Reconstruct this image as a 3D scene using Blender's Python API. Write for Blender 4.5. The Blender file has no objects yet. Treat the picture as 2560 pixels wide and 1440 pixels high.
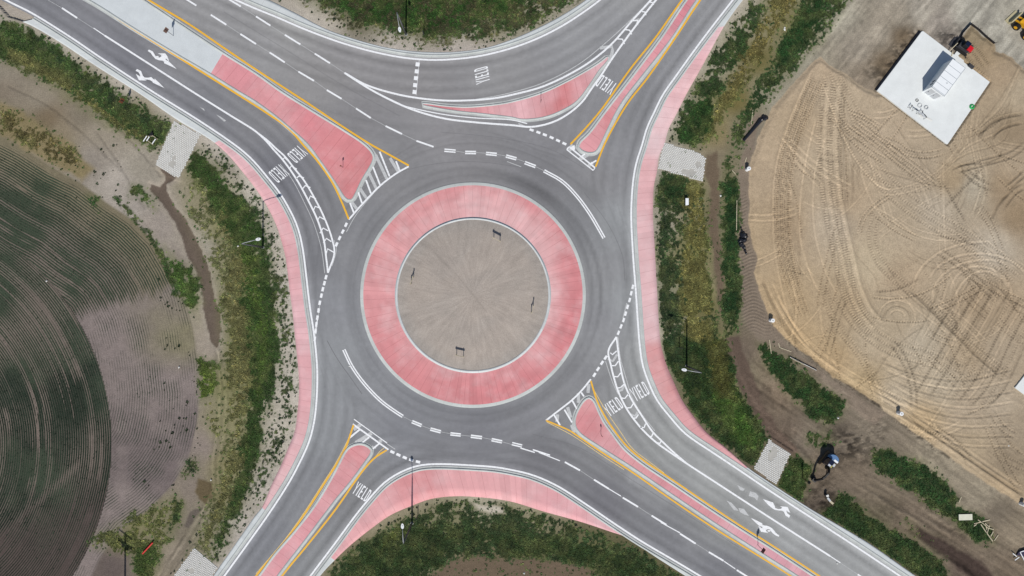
import bpy, math, random
import numpy as np
from mathutils import Vector, Matrix
from mathutils.geometry import tessellate_polygon, delaunay_2d_cdt
random.seed(7); rng = np.random.default_rng(7)
S = 15.0                       # photo pixels per metre on the ground
CAMH = 117.0
scene = bpy.context.scene
COL = scene.collection
def P(x, y, z=0.0): return ((x-1280)/S, (720-y)/S, z)
def P2(x, y): return ((x-1280)/S, (720-y)/S)
def PP(pts): return [P2(*p) for p in pts]

# ------------------------------------------------------------------ materials
KALB = 0.80
def lin(c):
    c = np.asarray(c, float)/255.0
    return np.where(c <= 0.04045, c/12.92, ((c+0.055)/1.055)**2.4)
def alb(c): return tuple(float(v)*KALB for v in lin(c))
MATS = {}
def newmat(name):
    m = bpy.data.materials.new(name); m.use_nodes = True
    nt = m.node_tree; b = nt.nodes['Principled BSDF']
    return m, nt, b
def N(nt, typ, **kw):
    n = nt.nodes.new(typ)
    for k, v in kw.items():
        if k in n.inputs: n.inputs[k].default_value = v
        else: setattr(n, k, v)
    return n
def mixrgb(nt, a, b, fac, blend='MIX'):
    n = nt.nodes.new('ShaderNodeMix'); n.data_type = 'RGBA'; n.blend_type = blend
    for s, v in ((6, a), (7, b), (0, fac)):
        if hasattr(v, 'is_output'): nt.links.new(v, n.inputs[s])
        else:
            n.inputs[s].default_value = (*v, 1) if s != 0 and len(v) == 3 else v
    return n.outputs[2]
def ramp(nt, src, stops):
    r = nt.nodes.new('ShaderNodeValToRGB'); nt.links.new(src, r.inputs[0])
    e = r.color_ramp.elements
    while len(e) < len(stops): e.new(0.5)
    for i, (p, v) in enumerate(stops):
        e[i].position = p; e[i].color = (v, v, v, 1) if not hasattr(v, '__len__') else (*v, 1)
    return r.outputs[0]
def math_(nt, op, a, b=None, c=None):
    n = nt.nodes.new('ShaderNodeMath'); n.operation = op
    for i, v in enumerate((a, b, c)):
        if v is None: continue
        if hasattr(v, 'is_output'): nt.links.new(v, n.inputs[i])
        else: n.inputs[i].default_value = v
    return n.outputs[0]
def objco(nt, scale=(1, 1, 1)):
    t = nt.nodes.new('ShaderNodeNewGeometry'); m = nt.nodes.new('ShaderNodeMapping')
    nt.links.new(t.outputs['Position'], m.inputs[0]); m.inputs['Scale'].default_value = scale
    return m.outputs[0]
def noise(nt, vec, scale, detail=4, rough=0.6):
    n = nt.nodes.new('ShaderNodeTexNoise'); nt.links.new(vec, n.inputs['Vector'])
    n.inputs['Scale'].default_value = scale; n.inputs['Detail'].default_value = detail
    n.inputs['Roughness'].default_value = rough
    return n.outputs['Fac']
def bump(nt, b, h, strength=0.5, dist=0.05):
    n = nt.nodes.new('ShaderNodeBump'); n.inputs['Strength'].default_value = strength
    n.inputs['Distance'].default_value = dist; nt.links.new(h, n.inputs['Height'])
    nt.links.new(n.outputs[0], b.inputs['Normal'])
def mat_noisy(name, rgb, rough=0.8, var=0.12, scale=1.5, fine=12, metal=0.0, bmp=0.15, spec=0.3):
    if name in MATS: return MATS[name]
    m, nt, b = newmat(name)
    co = objco(nt); a = alb(rgb)
    n1 = noise(nt, co, scale, 5, 0.6); n2 = noise(nt, co, fine, 3, 0.7)
    s = math_(nt, 'ADD', math_(nt, 'MULTIPLY', n1, 0.6), math_(nt, 'MULTIPLY', n2, 0.4))
    f = ramp(nt, s, [(0.3, 1-var*1.3), (0.7, 1+var)])
    c = mixrgb(nt, a, f, 1.0, 'MULTIPLY')
    nt.links.new(c, b.inputs['Base Color'])
    b.inputs['Roughness'].default_value = rough; b.inputs['Metallic'].default_value = metal
    b.inputs['Specular IOR Level'].default_value = spec
    if bmp: bump(nt, b, n2, bmp, 0.01)
    MATS[name] = m; return m

# ------------------------------------------------------------------ mesh helpers
def tag(o, label=None, cat=None, group=None, kind=None):
    if label: o['label'] = label
    if cat: o['category'] = cat
    if group: o['group'] = group
    if kind: o['kind'] = kind
    return o
def link(name, me, mat=None, parent=None):
    o = bpy.data.objects.new(name, me); COL.objects.link(o)
    if mat is not None:
        for mm in (mat if isinstance(mat, (list, tuple)) else [mat]): me.materials.append(mm)
    if parent is not None: o.parent = parent
    return o
def np_mesh(name, V, F):
    """V (n,3), F (m,k) same-size faces"""
    me = bpy.data.meshes.new(name); V = np.ascontiguousarray(V, np.float32); F = np.ascontiguousarray(F, np.int32)
    me.vertices.add(len(V)); me.vertices.foreach_set('co', V.ravel())
    k = F.shape[1]
    me.loops.add(F.size); me.loops.foreach_set('vertex_index', F.ravel())
    me.polygons.add(len(F)); me.polygons.foreach_set('loop_start', np.arange(0, F.size, k, dtype=np.int32))
    me.update(calc_edges=True)
    return me
class MB:
    def __init__(s): s.v = []; s.f = []
    def add(s, v, f):
        n = len(s.v); s.v += [tuple(p) for p in v]; s.f += [tuple(i+n for i in q) for q in f]
    def box(s, c, size, rz=0.0, rot=None, taper=1.0):
        x, y, z = [k/2 for k in size]; M = rot if rot is not None else Matrix.Rotation(rz, 3, 'Z')
        v = []
        for zz, t in ((-z, 1.0), (z, taper)):
            for xx, yy in ((-x, -y), (x, -y), (x, y), (-x, y)): v.append(Vector(c)+M @ Vector((xx*t, yy*t, zz)))
        s.add(v, [(3, 2, 1, 0), (4, 5, 6, 7), (0, 1, 5, 4), (1, 2, 6, 5), (2, 3, 7, 6), (3, 0, 4, 7)])
    def beam(s, a, b, w, h):
        a = Vector(a); b = Vector(b); d = b-a; L = d.length; d.normalize()
        up = Vector((0, 0, 1)) if abs(d.z) < 0.95 else Vector((0, 1, 0))
        sd = d.cross(up).normalized(); u2 = sd.cross(d).normalized()
        v = []
        for p in (a, b):
            for i, j in ((-1, -1), (1, -1), (1, 1), (-1, 1)): v.append(p+sd*(w/2*i)+u2*(h/2*j))
        s.add(v, [(3, 2, 1, 0), (4, 5, 6, 7), (0, 1, 5, 4), (1, 2, 6, 5), (2, 3, 7, 6), (3, 0, 4, 7)])
    def tube(s, pts, r, n=10, cap=True):
        pts = [Vector(p) for p in pts]; rr = r if hasattr(r, '__len__') else [r]*len(pts)
        base = len(s.v); prev = None
        for i, p in enumerate(pts):
            d = (pts[min(i+1, len(pts)-1)]-pts[max(i-1, 0)]).normalized()
            if prev is None:
                up = Vector((0, 0, 1)) if abs(d.z) < 0.9 else Vector((1, 0, 0))
                a = d.cross(up).normalized()
            else: a = (prev-d*prev.dot(d)).normalized()
            prev = a; b = d.cross(a)
            for k in range(n):
                t = 2*math.pi*k/n; s.v.append(tuple(p+a*(rr[i]*math.cos(t))+b*(rr[i]*math.sin(t))))
        for i in range(len(pts)-1):
            for k in range(n):
                k2 = (k+1) % n; s.f.append((base+i*n+k, base+i*n+k2, base+(i+1)*n+k2, base+(i+1)*n+k))
        if cap:
            s.f.append(tuple(base+k for k in range(n))[::-1]); s.f.append(tuple(base+(len(pts)-1)*n+k for k in range(n)))
    def prism(s, poly, z0, z1, M=None):
        """poly 2D ccw or not, extruded; M optional 4x4"""
        ar = sum(poly[i][0]*poly[(i+1) % len(poly)][1]-poly[(i+1) % len(poly)][0]*poly[i][1] for i in range(len(poly)))
        if ar < 0: poly = poly[::-1]
        n = len(poly); v = [(x, y, z0) for x, y in poly]+[(x, y, z1) for x, y in poly]
        f = [(i, (i+1) % n, n+(i+1) % n, n+i) for i in range(n)]
        tr = tessellate_polygon([[Vector((x, y, 0)) for x, y in poly]])
        for t in tr:
            a, b, c = t
            ax, ay = poly[a]; bx, by = poly[b]; cx, cy = poly[c]
            if (bx-ax)*(cy-ay)-(by-ay)*(cx-ax) < 0: a, b, c = c, b, a
            f.append((n+a, n+b, n+c)); f.append((c, b, a))
        if M is not None: v = [M @ Vector(p) for p in v]
        s.add(v, f)
    def build(s, name, mat, parent=None, smooth=False, bevel=0.0):
        me = bpy.data.meshes.new(name); me.from_pydata([tuple(p) for p in s.v], [], s.f); me.update()
        if smooth:
            for p in me.polygons: p.use_smooth = True
        o = link(name, me, mat, parent)
        if bevel:
            b = o.modifiers.new('bevel', 'BEVEL'); b.width = bevel; b.segments = 2; b.limit_method = 'ANGLE'
        return o
def empty(name, loc, rz=0.0):
    o = bpy.data.objects.new(name, None); COL.objects.link(o); o.location = loc; o.rotation_euler = (0, 0, rz)
    o.empty_display_size = 0.2
    return o
def copy_tree(o, parent=None):
    c = o.copy(); COL.objects.link(c); c.parent = parent
    for ch in list(o.children): copy_tree(ch, c)
    return c

# ------------------------------------------------------------------ curves (all in photo-plan pixels)
def dense(pts, step=6.0, closed=False):
    p = np.array(pts, float); out = []; n = len(p)
    idx = range(n) if closed else range(n-1)
    for i in idx:
        if closed: a, b, c, d = p[(i-1) % n], p[i], p[(i+1) % n], p[(i+2) % n]
        else:
            b, c = p[i], p[i+1]; a = p[i-1] if i > 0 else 2*b-c; d = p[i+2] if i+2 < n else 2*c-b
        t0 = 0; t1 = t0+np.linalg.norm(b-a)**.5+1e-6; t2 = t1+np.linalg.norm(c-b)**.5+1e-6; t3 = t2+np.linalg.norm(d-c)**.5+1e-6
        m = max(1, int(np.linalg.norm(c-b)/step))
        for t in np.linspace(t1, t2, m, endpoint=False):
            A1 = (t1-t)/(t1-t0)*a+(t-t0)/(t1-t0)*b; A2 = (t2-t)/(t2-t1)*b+(t-t1)/(t2-t1)*c; A3 = (t3-t)/(t3-t2)*c+(t-t2)/(t3-t2)*d
            B1 = (t2-t)/(t2-t0)*A1+(t-t0)/(t2-t0)*A2; B2 = (t3-t)/(t3-t1)*A2+(t-t1)/(t3-t1)*A3
            out.append((t2-t)/(t2-t1)*B1+(t-t1)/(t2-t1)*B2)
    if not closed: out.append(p[-1])
    return np.array(out)
def lowpass(p, k=2):
    p = p.copy()
    for _ in range(k): p[1:-1] = (p[:-2]+2*p[1:-1]+p[2:])/4
    return p
def normals(p, closed=False):
    if closed: t = np.roll(p, -1, 0)-np.roll(p, 1, 0)
    else:
        t = np.gradient(p, axis=0)
    t /= np.linalg.norm(t, axis=1)[:, None]+1e-9
    return np.stack([-t[:, 1], t[:, 0]], 1)      # pixel space (y down): right-hand side of travel
def off(p, d, closed=False): return p+normals(p, closed)*d
def resample(p, n):
    s = np.r_[0, np.cumsum(np.linalg.norm(np.diff(p, axis=0), axis=1))]
    t = np.linspace(0, s[-1], n)
    return np.stack([np.interp(t, s, p[:, 0]), np.interp(t, s, p[:, 1])], 1)
def plen(p): return float(np.linalg.norm(np.diff(p, axis=0), axis=1).sum())
def section(p, a, b):
    ia = int(np.argmin(((p-np.array(a))**2).sum(1))); ib = int(np.argmin(((p-np.array(b))**2).sum(1)))
    return p[ia:ib+1] if ia <= ib else p[ib:ia+1][::-1]
def w3(p, z): # pixel array -> world xyz
    p = np.asarray(p, float); return np.stack([(p[:, 0]-1280)/S, (720-p[:, 1])/S, np.full(len(p), z)], 1)
def strip_mesh(rows, name='strip', uv=None):
    """rows: list of (n,3) arrays; quads between; returns mesh with 'along' (m) and 'across' attrs"""
    n = len(rows[0]); V = np.concatenate(rows); F = []
    for r in range(len(rows)-1):
        i = np.arange(n-1); F.append(np.stack([r*n+i, r*n+i+1, (r+1)*n+i+1, (r+1)*n+i], 1))
    F = np.concatenate(F)
    a, b, c = V[F[0, 0]], V[F[0, 1]], V[F[0, 2]]
    # orient up
    nz = np.cross(V[F[:, 1]]-V[F[:, 0]], V[F[:, 2]]-V[F[:, 0]])[:, 2].sum()
    if nz < 0: F = F[:, ::-1]
    me = np_mesh(name, V, F)
    al = np.r_[0, np.cumsum(np.linalg.norm(np.diff(rows[0], axis=0), axis=1))]
    at = me.attributes.new('along', 'FLOAT', 'POINT'); at.data.foreach_set('value', np.tile(al, len(rows)).astype(np.float32))
    at = me.attributes.new('across', 'FLOAT', 'POINT'); at.data.foreach_set('value', np.repeat(np.arange(len(rows)), n).astype(np.float32))
    return me
class Rib:
    """collects flat marking pieces as one mesh"""
    def __init__(s): s.b = MB(); s.n = 0
    def line(s, pts, w, z, step=6, smooth=True):
        s.n += 1; z += 0.0004*(s.n % 9)          # overlapping strokes never share a plane
        p = dense(pts, step) if smooth and len(pts) > 2 else np.array(pts, float)
        l = w3(off(p, -w/2), z); r = w3(off(p, w/2), z); n = len(p)
        s.b.add(list(l)+list(r), [(i, i+1, n+i+1, n+i) for i in range(n-1)])
    def poly(s, pts, z):
        s.n += 1; z += 0.0004*(s.n % 9)
        q = [Vector((*P2(*p), 0)) for p in pts]
        s.b.add([(v.x, v.y, z) for v in q], [tuple(t) for t in tessellate_polygon([q])])
    def build(s, name, mat):
        me = bpy.data.meshes.new(name); me.from_pydata([tuple(map(float, p)) for p in s.b.v], [], s.b.f); me.update()
        # make every face point up
        import bmesh
        bm = bmesh.new(); bm.from_mesh(me)
        for f in bm.faces:
            f.normal_update()
            if f.normal.z < 0: f.normal_flip()
        bm.to_mesh(me); bm.free()
        o = link(name, me, mat); tag(o, kind='structure'); return o

# ------------------------------------------------------------------ numpy noise / sdf
_T = rng.random((256, 256)).astype(np.float32)
def vnoise(x, y, sc, seed=0):
    X = x/sc+seed*37.17; Y = y/sc+seed*91.7
    xi = np.floor(X).astype(np.int64); yi = np.floor(Y).astype(np.int64); fx = (X-xi).astype(np.float32); fy = (Y-yi).astype(np.float32)
    fx = fx*fx*(3-2*fx); fy = fy*fy*(3-2*fy)
    a = _T[yi & 255, xi & 255]; b = _T[yi & 255, (xi+1) & 255]; c = _T[(yi+1) & 255, xi & 255]; d = _T[(yi+1) & 255, (xi+1) & 255]
    return (a*(1-fx)+b*fx)*(1-fy)+(c*(1-fx)+d*fx)*fy
def fbm(x, y, sc, o=4, seed=0):
    s = 0; a = 0.5; t = 0
    for k in range(o):
        s = s+a*vnoise(x, y, sc/(2**k), seed+k*3); t += a; a *= 0.55
    return s/t
def sstep(a, b, x):
    t = np.clip((x-a)/(b-a), 0, 1); return t*t*(3-2*t)
def pdist(x, y, pts, closed=False, bbox=None):
    """distance to polyline + arclength param, px units"""
    p = np.array(pts, np.float32); best = np.full(x.shape, 1e9, np.float32); tt = np.zeros(x.shape, np.float32); acc = 0.0
    n = len(p); rngi = range(n if closed else n-1)
    for i in rngi:
        a = p[i]; b = p[(i+1) % n]; d = b-a; L2 = float(d @ d)+1e-9
        t = np.clip(((x-a[0])*d[0]+(y-a[1])*d[1])/L2, 0, 1)
        q = (x-a[0]-t*d[0])**2+(y-a[1]-t*d[1])**2
        m = q < best; best = np.where(m, q, best); tt = np.where(m, acc+t*math.sqrt(L2), tt); acc += math.sqrt(L2)
    return np.sqrt(best), tt
def inside(x, y, pts):
    p = np.array(pts, np.float32); c = np.zeros(x.shape, bool); n = len(p); j = n-1
    for i in range(n):
        xi, yi = p[i]; xj, yj = p[j]
        if yi != yj:
            c ^= ((yi > y) != (yj > y)) & (x < (xj-xi)*(y-yi)/(yj-yi)+xi)
        j = i
    return c
def sdf(x, y, pts):
    """negative inside (px), evaluated only near the polygon's bbox"""
    p = np.array(pts, float); x0, y0 = p.min(0)-60; x1, y1 = p.max(0)+60
    out = np.full(x.shape, 60.0, np.float32)
    m = (x > x0) & (x < x1) & (y > y0) & (y < y1)
    if m.any():
        xs, ys = x[m], y[m]; d, _ = pdist(xs, ys, pts, True); d = np.where(inside(xs, ys, pts), -d, d); out[m] = d
    return out
def idw(x, y, seeds, pw=3.0, soft=25.0):
    sd = np.array(seeds, np.float32); C = lin(sd[:, 2:5]).astype(np.float32)
    acc = np.zeros(x.shape+(3,), np.float32); W = np.zeros(x.shape, np.float32)
    for k in range(len(sd)):
        w = ((x-sd[k, 0])**2+(y-sd[k, 1])**2+soft**2)**(-pw/2); W += w; acc += w[..., None]*C[k]
    return acc/W[..., None]
EXPO = 0.0
# ------------------------------------------------------------------ road plan
W_white = [(-1005,-625),(-300,-192),(15,0),(75,30),(175,92),(250,143),(375,225),(500,303),(580,357),(615,384),(640,409),(670,445),(700,483),(722,520),(740,557),(751,592),(759,635),(765,685),(769,720),(775,770),(783,820),(789,870),(793,920),(793,970),(791,1007),(787,1045),(780,1080),(770,1112),(750,1155),(732,1190),(710,1227),(665,1295),(640,1330),(600,1386),(560,1441),(380,1685),(0,2195)]
N_white = [(-500,-640),(300,-145),(500,-40),(590,0),(640,22),(690,42),(740,64),(795,86),(860,109),(940,131),(1015,145),(1090,150),(1165,145),(1215,137),(1280,120),(1342,97),(1405,65),(1455,33),(1500,0),(1570,-62),(1640,-140),(1760,-290),(2300,-1000)]
E_white = [(2590,-1000),(2100,-360),(1900,-90),(1832,0),(1780,67),(1735,127),(1690,190),(1655,240),(1635,282),(1617,320),(1606,360),(1590,410),(1582,460),(1578,535),(1581,610),(1585,672),(1589,720),(1594,795),(1599,860),(1607,915),(1620,952),(1642,1000),(1675,1042),(1706,1078),(1730,1097),(1780,1130),(1855,1180),(1920,1224),(2045,1305),(2145,1370),(2250,1440),(2700,1740),(3300,2140)]
S_white = [(140,2290),(600,1680),(776,1440),(840,1355),(890,1287),(927,1242),(960,1207),(1002,1180),(1045,1164),(1090,1160),(1190,1164),(1240,1168),(1280,1175),(1330,1187),(1392,1214),(1455,1254),(1530,1305),(1605,1354),(1680,1398),(1752,1441),(2200,1715),(2900,2180)]
W_out = [(-1020,-600),(-300,-170),(-6,14),(17,36),(20,50),(50,53),(80,65),(160,112),(232,160),(350,235),(442,299),(537,357),(575,392),(603,425),(627,455),(640,472),(665,510),(690,560),(705,605),(715,647),(720,685),(724,720),(732,782),(740,860),(747,932),(748,982),(744,1032),(737,1080),(722,1117),(702,1165),(680,1210),(656,1268),(640,1287),(600,1344),(533,1440),(350,1690),(-30,2200)]
N_out = [(-480,-660),(320,-170),(520,-68),(600,-32),(672,0),(740,34),(815,73),(877,95),(965,119),(1052,130),(1140,130),(1215,120),(1280,99),(1342,72),(1405,39),(1465,0),(1535,-58),(1610,-150),(1735,-305),(2275,-1020)]
E_out = [(2615,-980),(2125,-340),(1925,-85),(1857,0),(1810,66),(1780,120),(1750,175),(1715,237),(1690,287),(1670,325),(1661,360),(1647,390),(1642,430),(1635,460),(1632,535),(1636,610),(1640,685),(1642,720),(1646,795),(1652,860),(1665,910),(1680,945),(1705,1000),(1737,1045),(1765,1080),(1817,1122),(1870,1169),(1920,1203),(2020,1268),(2170,1357),(2290,1440),(2715,1715),(3320,2115)]
S_out = [(165,2310),(625,1700),(800,1440),(837,1400),(877,1362),(927,1322),(977,1287),(1027,1265),(1077,1247),(1140,1240),(1215,1244),(1280,1254),(1355,1277),(1455,1305),(1530,1330),(1562,1341),(1630,1386),(1705,1434),(2190,1735),(2890,2200)]
SIDES = {}
for k, w, o, s in (('W', W_white, W_out, 1), ('N', N_white, N_out, -1), ('E', E_white, E_out, -1), ('S', S_white, S_out, 1)):
    SIDES[k] = (lowpass(dense(w, 8), 3), lowpass(dense(o, 8), 1), s)
ROADPOLY = np.concatenate([resample(SIDES['N'][1], 160), resample(SIDES['E'][1], 160), resample(SIDES['S'][1], 160)[::-1], resample(SIDES['W'][1], 160)[::-1]])
C0 = (1182.5, 737.5)

ASPH = [(60,20,132,133,139),(300,170,128,129,136),(500,290,130,131,137),(700,450,122,123,130),(790,650,128,129,134),(500,60,158,158,160),(650,110,155,155,157),(800,200,150,149,150),(900,300,138,137,140),(1000,370,140,140,143),(1100,320,148,147,150),(720,60,158,158,158),(900,150,150,149,151),(1050,200,145,144,146),(1250,180,152,152,154),(1450,90,155,156,159),(1580,0,160,161,163),(1600,60,145,146,150),(1520,160,140,141,145),(1450,290,140,140,144),(1380,350,138,138,142),(1780,20,150,151,154),(1680,150,148,149,153),(1600,280,142,143,147),(1550,400,146,147,151),(1540,550,155,158,161),(1500,440,140,140,143),(1490,700,150,151,154),(1560,760,160,163,166),(1500,800,150,151,155),(1450,960,142,143,147),(1350,1050,140,141,146),(1200,1080,132,133,139),(1000,1080,138,140,146),(950,900,146,148,153),(850,900,150,153,157),(830,750,145,147,152),(880,650,142,143,147),(900,550,135,136,140),(1000,460,140,140,143),(1182,420,140,139,142),(1350,470,126,126,130),(1430,560,135,136,140),(800,1080,146,149,153),(760,1200,138,140,145),(660,1350,135,137,143),(880,1250,135,136,139),(780,1400,145,147,150),(1100,1140,132,133,138),(1350,1160,122,122,127),(1500,1260,122,122,128),(1650,1360,128,129,134),(1800,1440,125,126,132),(1620,900,162,164,165),(1600,1000,158,160,161),(1660,1100,160,162,162),(1800,1200,164,166,166),(2000,1340,165,167,168),(1560,1060,150,151,152),(1850,1290,158,160,160),(2150,1430,165,167,168),(1430,1020,140,141,144)]
PINK = [(600,400,224,180,184),(680,500,226,176,180),(740,650,222,168,172),(750,800,228,182,186),(770,950,226,172,176),(740,1120,226,178,181),(690,1220,226,182,184),(1800,80,230,192,195),(1720,210,230,186,188),(1660,300,232,196,198),(1640,350,230,196,198),(1625,430,224,176,178),(1615,600,226,184,186),(1620,780,228,190,192),(1625,838,228,190,192),(1632,875,214,150,150),(1660,960,218,156,156),(1720,1060,220,162,164),(1800,1130,224,166,168),(960,1270,222,164,166),(1040,1210,216,148,150),(1140,1200,224,166,168),(1280,1220,226,170,172),(1400,1260,226,168,172),(1530,1320,228,178,182),(880,1340,226,170,172),(600,180,218,148,154),(680,250,220,154,158),(770,300,214,138,144),(850,360,214,138,142),(880,440,212,133,136),(1100,268,210,128,134),(1200,277,222,158,162),(1300,270,226,176,180),(1380,240,224,168,172),(1402,255,206,126,128),(1418,215,206,126,128),(1440,215,222,164,168),(1490,165,224,180,184),(1700,30,214,138,148),(1640,120,218,148,156),(1580,215,222,158,164),(1520,300,216,144,148),(1480,360,222,158,163),(1470,1010,220,158,160),(1470,1050,214,142,146),(1530,1120,220,158,162),(1700,1240,216,148,156),(1900,1370,220,163,173),(905,1130,214,140,144),(860,1200,222,158,162),(780,1310,222,156,162),(700,1400,222,158,164)]

def setcol(me, colors, name='Col'):
    a = me.attributes.new(name, 'FLOAT_COLOR', 'POINT')
    c = np.ones((len(colors), 4), np.float32); c[:, :3] = colors; a.data.foreach_set('color', c.ravel())
def vxy(me):
    v = np.empty(len(me.vertices)*3, np.float32); me.vertices.foreach_get('co', v); v = v.reshape(-1, 3)
    return v[:, 0]*S+1280, 720-v[:, 1]*S
def gridfill(poly_px, spacing, z, name, bbox=(-90, -60, 2650, 1500)):
    """triangulated sheet with interior points (px spacing)"""
    p = np.asarray(poly_px, float); x0, y0 = np.maximum(p.min(0), bbox[:2]); x1, y1 = np.minimum(p.max(0), bbox[2:])
    gx, gy = np.meshgrid(np.arange(x0, x1, spacing), np.arange(y0, y1, spacing)); gx = gx.ravel(); gy = gy.ravel()
    jit = rng.random((2, len(gx)))-0.5; gx = gx+jit[0]*spacing*.3; gy = gy+jit[1]*spacing*.3
    m = inside(gx, gy, p); gx, gy = gx[m], gy[m]
    d, _ = pdist(gx, gy, p, True); m = d > spacing*0.45; gx, gy = gx[m], gy[m]
    co = [Vector(P2(*q)) for q in p]+[Vector(P2(a, b)) for a, b in zip(gx, gy)]
    n = len(p)
    V, E, F, *_ = delaunay_2d_cdt(co, [(i, (i+1) % n) for i in range(n)], [], 1, 1e-4)
    me = bpy.data.meshes.new(name); me.from_pydata([(v.x, v.y, z) for v in V], [], F); me.update()
    if len(me.polygons) and me.polygons[0].normal.z < 0: me.flip_normals()
    return me

# ---- asphalt
def asphalt_material():
    m, nt, b = newmat('asphalt')
    at = N(nt, 'ShaderNodeAttribute', attribute_name='Col'); ln = N(nt, 'ShaderNodeAttribute', attribute_name='lane')
    co = objco(nt)
    big = noise(nt, co, 0.12, 4, 0.6); med = noise(nt, co, 1.1, 5, 0.65); fin = noise(nt, co, 22, 3, 0.8)
    # streaks that follow the lanes: fine across the lane, long along it
    cv = N(nt, 'ShaderNodeCombineXYZ'); nt.links.new(math_(nt, 'MULTIPLY', ln.outputs['Fac'], 1.1), cv.inputs[0])
    nt.links.new(math_(nt, 'MULTIPLY', med, 0.5), cv.inputs[1])
    nt.links.new(math_(nt, 'MULTIPLY', big, 2.0), cv.inputs[2])
    st = noise(nt, cv.outputs[0], 1.0, 5, 0.65)
    f = ramp(nt, big, [(0.3, 0.93), (0.7, 1.06)])
    c = mixrgb(nt, at.outputs['Color'], f, 1.0, 'MULTIPLY')
    c = mixrgb(nt, c, ramp(nt, st, [(0.3, 0.90), (0.5, 1.0), (0.72, 1.07)]), 1.0, 'MULTIPLY')
    c = mixrgb(nt, c, ramp(nt, med, [(0.28, 0.92), (0.72, 1.06)]), 1.0, 'MULTIPLY')
    c = mixrgb(nt, c, ramp(nt, fin, [(0.25, 0.74), (0.75, 1.24)]), 1.0, 'MULTIPLY')
    nt.links.new(c, b.inputs['Base Color']); b.inputs['Roughness'].default_value = 0.85; b.inputs['Specular IOR Level'].default_value = 0.25
    bump(nt, b, fin, 0.3, 0.01); return m
M_asph = asphalt_material()
ap = np.concatenate([off(SIDES[k][0], 6*SIDES[k][2])[::(1 if r == 0 else -1)] for k, r in (('N', 0), ('E', 0), ('S', 1), ('W', 1))])
me = gridfill(ap, 8.0, 0.0, 'road')
X, Y = vxy(me)
col = idw(X, Y, ASPH, 3.0, 30)
R = np.hypot(X-C0[0], Y-C0[1]); TH = np.arctan2(Y-C0[1], X-C0[0])
dmin = np.full(len(X), 1e9, np.float32); dn = []
for k in 'WNES':
    dd, _ = pdist(X, Y, resample(section(SIDES[k][0], *(((-200,-130),(400,1660)) if k == 'W' else ((300,-145),(1760,-290)) if k == 'N' else ((2000,-230),(2700,1740)) if k == 'E' else ((600,1680),(2200,1715)))), 60)); dn.append(dd)
dk = np.minimum.reduce(dn)
dring = np.abs(R-281)
wr = sstep(150, 90, R-281)           # 1 near the ring road
lane = np.where(dk < 400, dk, 400)*(1-wr)+(R-281)*wr
# tyre-polished / rubbered wheel paths round the ring and along the kerb lines
wp = 0
for r0, wd, am in ((300, 9, .10), (316, 7, .13), (343, 7, .06), (380, 8, .05), (398, 8, .05)):
    wp = wp+am*np.exp(-((R-r0-4*np.sin(TH*3+r0))/wd)**2)*(0.35+0.65*np.clip(np.cos(TH+0.75), 0, 1)+.25*np.clip(np.cos(TH-2.0), 0, 1))
for d0, am in ((22, .05), (46, .06), (76, .05), (100, .05)):
    wp = wp+am*np.exp(-((dk-d0)/7)**2)*(1-wr)
wp = wp-.09*sstep(13, 7, dk)*(.4+1.2*fbm(X, Y, 40, 3, 6))+.07*np.exp(-((dk-19)/4)**2)*fbm(X, Y, 60, 3, 16)
lt = 0
for d0, am in ((34, .07), (62, .08), (90, .06)):
    lt = lt+am*np.exp(-((dk-d0)/6)**2)*(1-wr)
nz = fbm(X, Y, 160, 3, 5)
col = col*np.array([.975,.97,.955])*(1-2.2*wp*(0.4+1.2*nz)+lt*(0.2+1.3*fbm(X, Y, 200, 2, 9)))[:, None]
# paler worn patch along the south-east kerb and rectangular overlay patches
for (px, py, rx, ry, a, am) in ((1560,1330,120,14,.5,.16),(1640,1240,34,20,.55,.12),(1590,1200,22,14,.6,.18),(1680,1000,1,1,0,0),(1290,1170,14,9,0,.08),(1720,1368,12,9,.5,.09),(1808,1335,16,10,.5,.09),(1520,1145,14,7,.6,.10)):
    c, s = math.cos(a), math.sin(a); u = (X-px)*c+(Y-py)*s; v = -(X-px)*s+(Y-py)*c
    col *= (1+am*sstep(1.25, .85, np.maximum(np.abs(u)/rx, np.abs(v)/ry)))[:, None]
setcol(me, col*KALB)
a = me.attributes.new('lane', 'FLOAT', 'POINT'); a.data.foreach_set('value', (lane/S).astype(np.float32))
road = link('road', me, M_asph); tag(road, 'grey asphalt of the roundabout and its four approach roads', kind='structure')

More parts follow.
